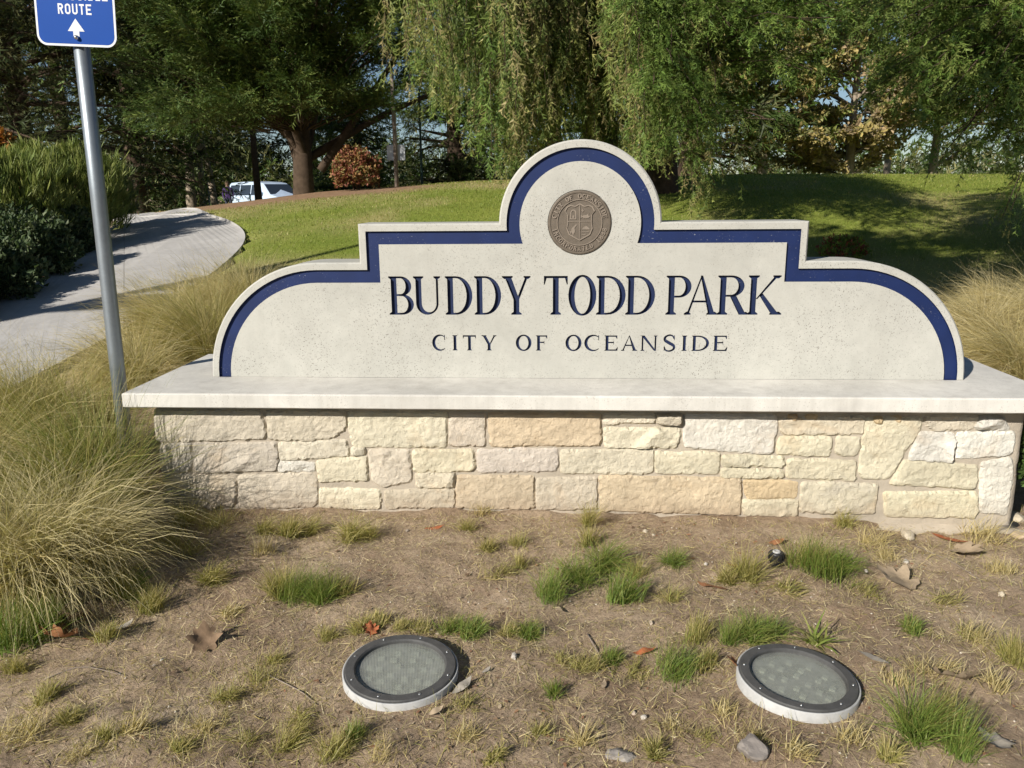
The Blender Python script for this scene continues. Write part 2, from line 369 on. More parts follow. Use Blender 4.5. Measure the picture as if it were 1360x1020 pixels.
# the walk: slabs cast one by one with open joints, draped on the slope
walk = empty('path'); tag(walk, kind='structure')
cuts = [0, 14, 27, 38, 49, 60, 71, 83, 95]
for a0, b0 in zip(cuts[:-1], cuts[1:]):
    V = []; F4 = []; n = b0-a0+1; K = 7
    fr = np.linspace(a0, b0, n); gap = .009
    for i, t in enumerate(fr):
        L = np.array([np.interp(t, range(NW), WLs[:, k]) for k in (0, 1)]); R = np.array([np.interp(t, range(NW), WRs[:, k]) for k in (0, 1)])
        dl = WLs[min(int(t)+1, NW-1)]-WLs[max(int(t)-1, 0)]; dr = WRs[min(int(t)+1, NW-1)]-WRs[max(int(t)-1, 0)]
        sh = gap/2 if i == 0 else (-gap/2 if i == n-1 else 0)
        L = L+dl/np.linalg.norm(dl)*sh; R = R+dr/np.linalg.norm(dr)*sh
        for k in range(K):
            q = L+(R-L)*k/(K-1); V.append((q[0], q[1], float(base_h(q[0], q[1]))+.025))
    m_ = len(V); V2 = [(x, y, z-.12) for x, y, z in V]
    for i in range(n-1):
        for k in range(K-1): F4.append((i*K+k, i*K+k+1, (i+1)*K+k+1, (i+1)*K+k))
    rim = [k for k in range(K)] + [i*K+K-1 for i in range(1, n)] + [(n-1)*K+k for k in range(K-2, -1, -1)] + [i*K for i in range(n-2, 0, -1)]
    for i, j in zip(rim, rim[1:]+rim[:1]): F4.append((j, i, i+m_, j+m_))
    gg = Geo(); gg.add(V+V2, F4)
    obj('concrete_slab', gg.mesh('concrete_slab'), M['walk'], walk)

# ------------------------------------------------------------------ lettering: strokes -> one clean outline
def arc(cx, cy, rx, ry, a0, a1, n=14):
    t = np.radians(np.linspace(a0, a1, n)); return [(cx+rx*math.cos(k), cy+ry*math.sin(k)) for k in t]
def rect(x0, y0, x1, y1): return [(x0, y0), (x1, y0), (x1, y1), (x0, y1)]
def stroke(pts, w):
    P = np.asarray(pts, dtype=float); w = np.broadcast_to(np.asarray(w, dtype=float), (len(P),))
    d = np.gradient(P, axis=0); d /= np.linalg.norm(d, axis=1)[:, None]; nrm = np.stack([-d[:, 1], d[:, 0]], -1)
    return [tuple(q) for q in P+nrm*w[:, None]/2] + [tuple(q) for q in (P-nrm*w[:, None]/2)[::-1]]
def spline(pts, n=40):
    P = np.asarray(pts, dtype=float); P = np.vstack([2*P[0]-P[1], P, 2*P[-1]-P[-2]]); o = []; m_ = len(P)-3
    for u in np.linspace(0, m_-1e-6, n):
        i = int(u); t = u-i; a, b, c, d = P[i:i+4]
        o.append(.5*((2*b)+(c-a)*t+(2*a-5*b+4*c-d)*t*t+(3*b-a-3*c+d)*t**3))
    return np.array(o)
def glyph(ch, W, tw=.135, tn=.042, s=.06):
    """serif capital of height 1 and width W as a list of simple polygons"""
    def sf(x0, x1, top=False, l=s, r=s, th=.032, br=.045):
        p = [(x0-l, 0), (x1+r, 0), (x1+r, th), (x1, th+br if r else th), (x0, th+br if l else th), (x0-l, th)]
        return [(x, 1-y) for x, y in p][::-1] if top else p
    def stem(x, w=tw, y0=0, y1=1): return rect(x, y0, x+w, y1)
    def bowl(xs, xr, y0, y1, f=.38):
        xm = xs+(xr-xs)*f; mid = (y0+y1)/2
        return [(xs, y1)]+arc(xm, mid, xr-xm, (y1-y0)/2, 90, -90, 18)+[(xs, y0), (xs, y0+tn)] + arc(xm, mid, xr-xm-tw, (y1-y0)/2-tn, -90, 90, 18)+[(xs, y1-tn)]
    P = []; h = tw*.5
    if ch == 'B': P = [stem(s), sf(s, s+tw, r=0), sf(s, s+tw, True, r=0), bowl(s+h, W, 0, .54), bowl(s+h, W*.92, .54-tn, 1)]
    elif ch == 'D': P = [stem(s), sf(s, s+tw, r=0), sf(s, s+tw, True, r=0), bowl(s+h, W, 0, 1, .25)]
    elif ch == 'P': P = [stem(s), sf(s, s+tw), sf(s, s+tw, True, r=0), bowl(s+h, W, .44, 1)]
    elif ch == 'R':
        P = [stem(s), sf(s, s+tw), sf(s, s+tw, True, r=0), bowl(s+h, W*.86, .46, 1)]
        x = s+tw+.10; P += [[(x, .48), (x+tw*1.1, .48), (W-s*.6, 0), (W-s*.6-tw*1.2, 0)], sf(W-s*.6-tw*1.1, W-s*.6, l=0)]
    elif ch == 'U':
        r = W-s-tn*1.1
        P = [stem(s, tw, .3, 1), sf(s, s+tw, True), stem(r, tn*1.1, .3, 1), sf(r, r+tn*1.1, True),
             arc(W/2, .3, W/2-s, .3, 180, 360, 24)+arc((s+tw+r)/2, .3, (r-s-tw)/2, .3-tn*1.3, 360, 180, 24)]
    elif ch == 'Y':
        c = W/2
        P = [stem(c-h, tw, 0, .46), sf(c-h, c+h), [(s, 1), (c-h, .40), (c+h, .40), (s+tw*1.1, 1)], [(W-s-tn*1.3, 1), (c+h*.2, .42), (c+h, .40), (W-s, 1)],
             sf(s, s+tw*1.05, True), sf(W-s-tn*1.2, W-s, True)]
    elif ch == 'T':
        c = W/2
        P = [stem(c-h), sf(c-h, c+h), rect(0, 1-tn*1.15, W, 1), [(0, 1), (.0, .78), (.022, .78), (.075, 1-tn*.8), (.12, 1-tn*.5)], [(W, 1), (W-.12, 1-tn*.5), (W-.075, 1-tn*.8), (W-.022, .78), (W, .78)]]
    elif ch in 'O0': P = [arc(W/2, .5, W/2, .5, 90, 270, 28)+arc(W/2, .5, W/2-tw, .5-tn, 270, 90, 28), arc(W/2, .5, W/2, .5, -90, 90, 28)+arc(W/2, .5, W/2-tw, .5-tn, 90, -90, 28)]
    elif ch == 'A':
        a = W*.50
        P = [[(s, 0), (s+tn*1.15, 0), (a+.015, .97), (a-.015, .985)], [(a-.03, 1), (a+.03, 1), (W-s*.8, 0), (W-s*.8-tw*1.1, 0)],
             rect(s+(a-s)*.34, .315, W-s*.8-(W-s*.8-a)*.40, .315+tn), sf(s, s+tn), sf(W-s*.8-tw, W-s*.8)]
    elif ch == 'K':
        x = s+tw
        P = [stem(s), sf(s, x), sf(s, x, True), [(x-.01, .40), (x+.035, .40), (W-s*1.6, 1), (W-s*1.6-tn*1.7, 1)], sf(W-s*1.6-tn*1.7, W-s*1.6, True),
             [(x+.07, .50), (x+.13, .58), (W-s*.7, 0), (W-s*.7-tw*1.25, 0)], sf(W-s*.7-tw*1.2, W-s*.7)]
    elif ch == 'C':
        P = [arc(W*.54, .5, W*.54, .5, 48, 312, 40)+arc(W*.54+tw*.4, .5, W*.54-tw*.6, .5-tn, 312, 48, 40), rect(W*.90-.03, .66, W*.90+.012, .97), ]
    elif ch == 'I': P = [stem(W/2-h), sf(W/2-h, W/2+h), sf(W/2-h, W/2+h, True)]
    elif ch in 'EF':
        P = [stem(s), sf(s, s+tw, True, r=0), rect(s+h, 1-tn, W*.94, 1), [(W*.94, 1), (W*.80, 1-tn*.6), (W*.90, .78), (W*.94, .78)],
             rect(s+h, .5, W*.70, .5+tn), rect(W*.70-.03, .40, W*.70, .64)]
        if ch == 'E': P += [sf(s, s+tw, r=0), rect(s+h, 0, W*.96, tn), [(W*.80, tn*.6), (W*.96, 0), (W, .24), (W*.96, .24)]]
        else: P += [sf(s, s+tw)]
    elif ch == 'N':
        r = W-s-tn*1.2
        P = [rect(s, 0, s+tn*1.2, 1), sf(s, s+tn*1.2), rect(r, 0, r+tn*1.2, 1), sf(r, r+tn*1.2, True), [(s-.04, 1), (s+tw*.95, 1), (r+tn*1.2, 0), (r-tn*.3, 0)], rect(s-.08, 1-.032, s+.05, 1)]
    elif ch == 'S':
        q = spline([(W*.88, .76), (W*.74, .93), (W*.45, .975), (W*.16, .86), (W*.14, .68), (W*.45, .52), (W*.82, .36), (W*.86, .16), (W*.55, .025), (W*.22, .07), (W*.08, .26)], 56)
        u = np.linspace(-1, 1, 56); w = tn+(tw*1.02-tn)*np.exp(-(u/.42)**2)
        P = [stroke(q, w), rect(W*.87, .68, W*.87+.035, .98), rect(W*.06, .02, W*.06+.035, .34)]
    elif ch == '8':
        for cy, ry, rx in ((.74, .26, W*.42), (.27, .27, W*.48)):
            P += [arc(W/2, cy, rx, ry, 90, 270, 18)+arc(W/2, cy, rx-tw*.8, ry-tn*1.3, 270, 90, 18), arc(W/2, cy, rx, ry, -90, 90, 18)+arc(W/2, cy, rx-tw*.8, ry-tn*1.3, 90, -90, 18)]
    elif ch == '1': P = [stem(W/2-h), sf(W/2-h, W/2+h), [(W/2-h*.2, 1), (W*.12, .82), (W*.12, .77), (W/2, .86)]]
    return P
def sans(ch, W, t=.17):
    """plain traffic-sign capital of height 1"""
    r = .26; P = []
    def ring(cx, cy, rx, ry, a0, a1): return arc(cx, cy, rx, ry, a0, a1, 14)+arc(cx, cy, rx-t, ry-t, a1, a0, 14)
    if ch == 'O': P = [rect(0, r, t, 1-r), rect(W-t, r, W, 1-r), arc(W/2, 1-r, W/2, r, 0, 180)+arc(W/2, 1-r, W/2-t, r-t, 180, 0), arc(W/2, r, W/2, r, 180, 360)+arc(W/2, r, W/2-t, r-t, 360, 180)]
    elif ch == 'U': P = [rect(0, r, t, 1), rect(W-t, r, W, 1), arc(W/2, r, W/2, r, 180, 360)+arc(W/2, r, W/2-t, r-t, 360, 180)]
    elif ch == 'T': P = [rect(0, 1-t, W, 1), rect(W/2-t/2, 0, W/2+t/2, 1)]
    elif ch == 'E': P = [rect(0, 0, t, 1), rect(0, 1-t, W, 1), rect(0, 0, W, t), rect(0, .5-t/2, W*.85, .5+t/2)]
    elif ch == 'L': P = [rect(0, 0, t, 1), rect(0, 0, W, t)]
    elif ch == 'I': P = [rect(W/2-t/2, 0, W/2+t/2, 1)]
    elif ch == 'R': P = [rect(0, 0, t, 1), [(0, 1)]+arc(W-.27, .725, .27, .275, 90, -90)+[(0, .45), (0, .45+t)]+arc(W-.27, .725, .27-t, .275-t, -90, 90)+[(0, 1-t)], [(W*.38, .5), (W*.38+t*1.1, .5), (W, 0), (W-t*1.15, 0)]]
    elif ch == 'B':
        P = [rect(0, 0, t, 1)]
        for y0, y1 in ((0, .55), (.55-t, 1)): P.append([(0, y1)]+arc(W-.27, (y0+y1)/2, .27, (y1-y0)/2, 90, -90)+[(0, y0), (0, y0+t)]+arc(W-.27, (y0+y1)/2, .27-t, (y1-y0)/2-t, -90, 90)+[(0, y1-t)])
    elif ch == 'A': P = [[(0, 0), (t*1.05, 0), (W/2+t*.4, 1), (W/2-t*.5, 1)], [(W-t*1.05, 0), (W, 0), (W/2+t*.5, 1), (W/2-t*.4, 1)], rect(W*.2, .22, W*.8, .22+t*.9)]
    elif ch == 'C': P = [rect(0, r, t, 1-r), arc(W/2, 1-r, W/2, r, 5, 180)+arc(W/2, 1-r, W/2-t, r-t, 180, 5), arc(W/2, r, W/2, r, 180, 355)+arc(W/2, r, W/2-t, r-t, 355, 180)]
    elif ch == 'S':
        q = spline([(W-t/2, .74), (W*.7, .91), (W*.3, .91), (t/2, .74), (W*.3, .56), (W*.7, .44), (W-t/2, .27), (W*.7, .09), (W*.3, .09), (t/2, .26)], 40); P = [stroke(q, t)]
    return P
def cdt(polys):
    """triangulate overlapping polygons; returns points, triangles, and for each triangle the polygons it lies in"""
    V = []; Fc = []
    for P in polys:
        ar = sum(a_[0]*b_[1]-b_[0]*a_[1] for a_, b_ in zip(P, list(P[1:])+[P[0]]))
        if ar < 0: P = P[::-1]                            # the triangulation wants anticlockwise outlines
        b = len(V); V += [Vector((float(x), float(y))) for x, y in P]; Fc.append(list(range(b, b+len(P))))
    v, e, f, _, _, of = delaunay_2d_cdt(V, [], Fc, 0, 1e-6, True)
    return np.array([(q.x, q.y) for q in v]), [tuple(t) for t in f], [set(o) for o in of]
def fill_poly(P, q):
    """triangulate one outline with extra points inside it"""
    P = [tuple(map(float, k)) for k in P]
    if sum(a_[0]*b_[1]-b_[0]*a_[1] for a_, b_ in zip(P, P[1:]+P[:1])) < 0: P = P[::-1]
    v, e, f, _, _, of = delaunay_2d_cdt([Vector(k) for k in P]+[Vector((float(a_), float(b_))) for a_, b_ in q], [], [list(range(len(P)))], 0, 1e-7, True)
    return np.array([(k.x, k.y) for k in v]), [tuple(t) for t, o in zip(f, of) if len(o)]
def ccw(v, t):
    a, b, c = v[t[0]], v[t[1]], v[t[2]]
    return t if (b[0]-a[0])*(c[1]-a[1])-(b[1]-a[1])*(c[0]-a[0]) > 0 else t[::-1]
def plate(v, tris, front, back, cap_back=False, name='plate', frame=None):
    """a flat region facing -y at depth `front`, with walls running to `back`"""
    tris = [ccw(v, t) for t in tris]
    used = sorted({i for t in tris for i in t}); mp = {i: k for k, i in enumerate(used)}; n = len(used)
    V = [(v[i][0], front, v[i][1]) for i in used]+[(v[i][0], back, v[i][1]) for i in used]
    Fq = [tuple(mp[i] for i in t) for t in tris]
    ed = {}
    for t in tris:
        for i, j in ((t[0], t[1]), (t[1], t[2]), (t[2], t[0])): ed[(i, j)] = 1
    for (i, j) in ed:
        if (j, i) not in ed: Fq.append((mp[i], mp[i]+n, mp[j]+n, mp[j]))
    if cap_back: Fq += [tuple(mp[i]+n for i in t)[::-1] for t in tris]
    g_ = Geo(); g_.add(V, Fq); return g_
def union_plate(polys, front, back, **kw):
    v, t, o = cdt(polys); return plate(v, [q for q, s_ in zip(t, o) if s_], front, back, **kw)
# ------------------------------------------------------------------ the park sign
sign = empty('park_sign', (0, 0, G0))
tag(sign, 'cream concrete park sign with blue band on a pale stone base', 'park sign')
def sp_obj(name, me, mat, parent=None):
    o = obj(name, me, mat, parent or sign)
    if (parent or sign) is sign: o.location = (0, 0, -G0)
    return o
def outline(d):
    """half outline of the panel inset by d, from the left foot to the crown, then mirrored"""
    R = .46-d; h = [(-1.03-R, 0)]+arc(-1.03, 0, R, R, 180, 90, 22)[1:]+[(-.857+d, .46-d), (-.857+d, .608-d)]
    Ra = .309-d; zc = .603; dz = .608-d-zc; x = math.sqrt(max(Ra*Ra-dz*dz, 0)); a0 = 180-math.degrees(math.atan2(dz, x))
    h += arc(0, zc, Ra, Ra, a0, 90, 26)
    return h + [(-x_, z_) for x_, z_ in h[-2::-1]]
o_full, o_ch = outline(0), outline(.006)
bo, bi = outline(.0285), outline(.0785)
band_poly = bo + bi[::-1]
words = [('BUDDY', [(-.747, -.649), (-.649, -.542), (-.524, -.417), (-.409, -.304), (-.300, -.189)], .255, .406),
         ('TODD', [(-.137, -.045), (-.042, .066), (.066, .179), (.179, .292)], .255, .406),
         ('PARK', [(.334, .430), (.405, .530), (.530, .647), (.645, .773)], .255, .406),
         ('CITY', [(-.581, -.525), (-.502, -.478), (-.458, -.406), (-.384, -.324)], .112, .173),
         ('OF', [(-.248, -.186), (-.168, -.121)], .112, .173),
         ('OCEANSIDE', [(-.052, .011), (.022, .085), (.101, .154), (.166, .229), (.242, .307), (.330, .378), (.399, .424), (.440, .507), (.523, .578)], .112, .173)]
polys = [o_ch, band_poly]; owner = ['panel', 'band']; letters = []
for w, boxes, z0, z1 in words:
    big = z1-z0 > .1
    for ch, (x0, x1) in zip(w, boxes):
        h = z1-z0; a0, a1 = (z0-.004, z1+.004) if (ch in 'OCS' and big) else ((z0-.002, z1+.003) if ch in 'OCS' else (z0, z1))
        P = glyph(ch, (x1-x0)/(a1-a0), *((.150, .050, .060) if big else (.185, .085, .07)))
        for q in P:
            polys.append([(x0+x*(a1-a0), a0+y*(a1-a0)) for x, y in q]); owner.append(len(letters))
        letters.append((ch, big))
MED_R = .1195; MED_C = (-.002, .608)
polys.append(arc(*MED_C, MED_R+.002, MED_R+.002, 0, 354.4, 64)); owner.append('medal')
v2, tr, own = cdt(polys)
T_panel, T_band, T_med, T_let = [], [], [], [[] for _ in letters]
for t, s_ in zip(tr, own):
    names = {owner[i] for i in s_}
    li = [n for n in names if isinstance(n, int)]
    if li: T_let[li[0]].append(t)
    elif 'medal' in names: T_med.append(t)
    elif 'band' in names: T_band.append(t)
    elif 'panel' in names: T_panel.append(t)
PT = .20                                                     # panel thickness
g = Geo(); g.add([(x, 0, z) for x, z in v2], [ccw(v2, t) for t in T_panel])
n = len(o_full); ring = [(x, 0, z) for x, z in o_ch]+[(x, .006, z) for x, z in o_full]+[(x, PT-.006, z) for x, z in o_full]+[(x, PT, z) for x, z in o_ch]
Fr = []
for i in range(n-1):
    for k in range(3): Fr.append((k*n+i, k*n+i+1, (k+1)*n+i+1, (k+1)*n+i))
Fr.append(tuple(3*n+i for i in range(n))); g.add(ring, Fr)
panel = sp_obj('sign_panel', g.mesh('sign_panel'), M['panel'])
sp_obj('blue_band', plate(v2, T_band, .011, 0).mesh('blue_band'), M['blue'])
for (ch, big), T in zip(letters, T_let):
    sp_obj('letter', plate(v2, T, .013 if big else .008, 0).mesh('letter'), M['blue_letter'])
sp_obj('medallion_recess', plate(v2, T_med, .012, 0).mesh('medallion_recess'), M['panel'])
# bronze medallion
med = sp_obj('medallion', Geo().lathe([(.0, .012), (MED_R, .012), (MED_R, -.004), (MED_R-.004, -.0065), (MED_R-.009, -.0065), (MED_R-.010, -.004), (0, -.004)], 96).mesh('medallion'), M['bronze'])
me = med.data
for vv in me.vertices: x, y, z = vv.co; vv.co = (MED_C[0]+x, z, MED_C[1]+y)
def med_part(name, polys, front=-.0078, mat='bronze_hi'):
    o = obj(name, union_plate([[(MED_C[0]+x, MED_C[1]+y) for x, y in P] for P in polys], front, -.0035).mesh(name), M[mat], med)
    return o
def ringp(r0, r1): return [arc(0, 0, r1, r1, 0, 180, 32)+arc(0, 0, r0, r0, 180, 0, 32), arc(0, 0, r1, r1, 180, 360, 32)+arc(0, 0, r0, r0, 360, 180, 32)]
med_part('inner_ring', ringp(.0835, .0862))
def ring_text(txt, r, a_start, a_end, h, inward):
    k = len(txt)
    for i, ch in enumerate(txt):
        if ch == ' ': continue
        a = math.radians(a_start+(a_end-a_start)*i/(k-1)); W = {'I': .42, '1': .5}.get(ch, .78)
        ps = []
        for P in glyph(ch, W, .22, .13, .05):
            q = []
            for x, y in P:
                x = (x-W/2)*h; rr = r+(y*h if not inward else -(y*h)+0)
                th = a-(x/r if not inward else -x/r)
                q.append((rr*math.cos(th), rr*math.sin(th)))
            ps.append(q)
        med_part('letter', ps)
ring_text('CITY OF OCEANSIDE', .0895, 166, 14, .0175, False)
ring_text('INCORPORATED 1888', .1068, 196, 344, .0175, True)
sh = [(0, .072), (.018, .062), (.036, .066), (.049, .060), (.058, .044), (.047, .030), (.046, .0), (.050, -.022), (.040, -.046), (.0, -.068)]
sh = sh + [(-x, y) for x, y in sh[-2:0:-1]]
def inset(P, f): return [(x*f, y*f+.001*(1-f)) for x, y in P]
med_part('shield', [sh], -.0052, 'bronze')
for nm, P in (('shield_rim', None),):
    o_, i_ = sh, inset(sh, .93)
    k = len(o_)
    med_part(nm, [[o_[i], o_[(i+1) % k], i_[(i+1) % k], i_[i]] for i in range(k)], -.008)
med_part('cross', [rect(-.0014, -.062, .0014, .066), rect(-.043, .0035, -.0014, .0063), rect(.0014, .0035, .043, .0063)], -.0078)
med_part('emblem', [rect(-.038, .012, -.012, .016), rect(-.036, .016, -.031, .036), rect(-.017, .016, -.012, .036), arc(-.024, .036, .012, .013, 0, 180, 12)+arc(-.024, .036, .007, .008, 180, 0, 12), arc(-.024, .022, .0045, .0055, 0, 350, 12)], -.0072)
med_part('emblem', [arc(.024, .022, .014, .006, 0, 350, 18), [(.012, .022), (.005, .031), (.004, .016)], [(.024, .027), (.036, .034), (.030, .024)], rect(.006, .044, .018, .0465), rect(.010, .039, .013, .051)], -.0072)
med_part('emblem', [arc(-.024, -.030, .007, .013, 0, 350, 16), [(-.026, -.018), (-.014, -.006), (-.010, -.009), (-.020, -.022)], [(-.030, -.034), (-.038, -.030), (-.034, -.044)], rect(-.025, -.050, -.0225, -.040)], -.0072)
med_part('emblem', [[(.008, -.026), (.040, -.026), (.034, -.018), (.026, -.012), (.014, -.018)], rect(.008, -.036, .036, -.0335), rect(.008, -.046, .024, -.0435)], -.0072)

# cap slab: a slightly worn concrete slab with eased edges
def rounded_slab(x0, x1, y0, y1, z0, z1, c, nx=90, ny=16):
    prof = [(0, 0), (0, z1-z0-c), (c*.3, z1-z0-c*.3), (c, z1-z0)]
    per = [(x, 0, 0) for x in np.linspace(0, 1, nx)] + [(1, t, 1) for t in np.linspace(0, 1, ny)[1:]] + [(x, 1, 2) for x in np.linspace(1, 0, nx)[1:]] + [(0, t, 3) for t in np.linspace(1, 0, ny)[1:-1]]
    V = []; k = len(per)
    for ins, dz in [(c*.6, 0)]+[(a_, b_+.0) for a_, b_ in [(0, c*.6), (0, z1-z0-c), (c*.3, z1-z0-c*.3), (c, z1-z0)]]:
        for u, w, side in per:
            x = x0+ins+(x1-x0-2*ins)*u; y = y0+ins+(y1-y0-2*ins)*w
            wob = .0016*float(fbm(np.array(x*9+side*7), np.array(y*9+dz*90), 77, 3))
            V.append((x+(wob if u in (0, 1) else 0), y+(wob if w in (0, 1) else 0), z0+dz+wob*.7))
    Fq = []
    for r in range(4):
        for i in range(k): j = (i+1) % k; Fq.append((r*k+i, r*k+j, (r+1)*k+j, (r+1)*k+i))
    Fq.append(tuple(4*k+i for i in range(k))); Fq.append(tuple(range(k))[::-1])
    return Geo().add(V, Fq)
sp_obj('cap_slab', rounded_slab(-1.72, 1.72, -.281, .481, -.057, -.001, .006).mesh('cap_slab'), M['cap'])
# mortared core of the base
def rough_block(x0, x1, y0, y1, z0, z1, amp, s, step=.03):
    V = []; Fq = []
    us = np.arange(0, 1.0001, step/(x1-x0)) if x1 > x0 else [0]
    per = [(x, y0) for x in np.arange(x0, x1, step)]+[(x1, y) for y in np.arange(y0, y1, step)]+[(x, y1) for x in np.arange(x1, x0, -step)]+[(x0, y) for y in np.arange(y1, y0, -step)]
    zs = np.arange(z0, z1+.001, step*.6); k = len(per); cx, cy = (x0+x1)/2, (y0+y1)/2
    for z in zs:
        for i, (x, y) in enumerate(per):
            d = amp*float(fbm(np.array((x+y*1.7)*14), np.array(z*14), s, 3)); l = 1.0
            nx_ = -1 if x == x0 else (1 if x == x1 else 0); ny_ = -1 if y == y0 else (1 if y == y1 else 0)
            V.append((x+nx_*d, y+ny_*d, z))
    for r in range(len(zs)-1):
        for i in range(k): j = (i+1) % k; Fq.append((r*k+i, r*k+j, (r+1)*k+j, (r+1)*k+i))
    Fq.append(tuple((len(zs)-1)*k+i for i in range(k)))
    return Geo().add(V, Fq)
core = sp_obj('stone_base', rough_block(-1.632, 1.622, -.196, .396, -.62, -.0575, .010, 5).mesh('stone_base', smooth=True), M['mortar'])
foot = sp_obj('footing', rough_block(-1.60, 1.66, -.262, .44, -.66, -.503, .05, 8).mesh('footing', smooth=True), M['footing'])
SC = {'g': (.545, .485, .41), 'p': (.60, .525, .425), 't': (.58, .47, .345), 'c': (.63, .565, .455), 'y': (.66, .595, .46), 'w': (.65, .615, .555), 'o': (.57, .44, .28)}
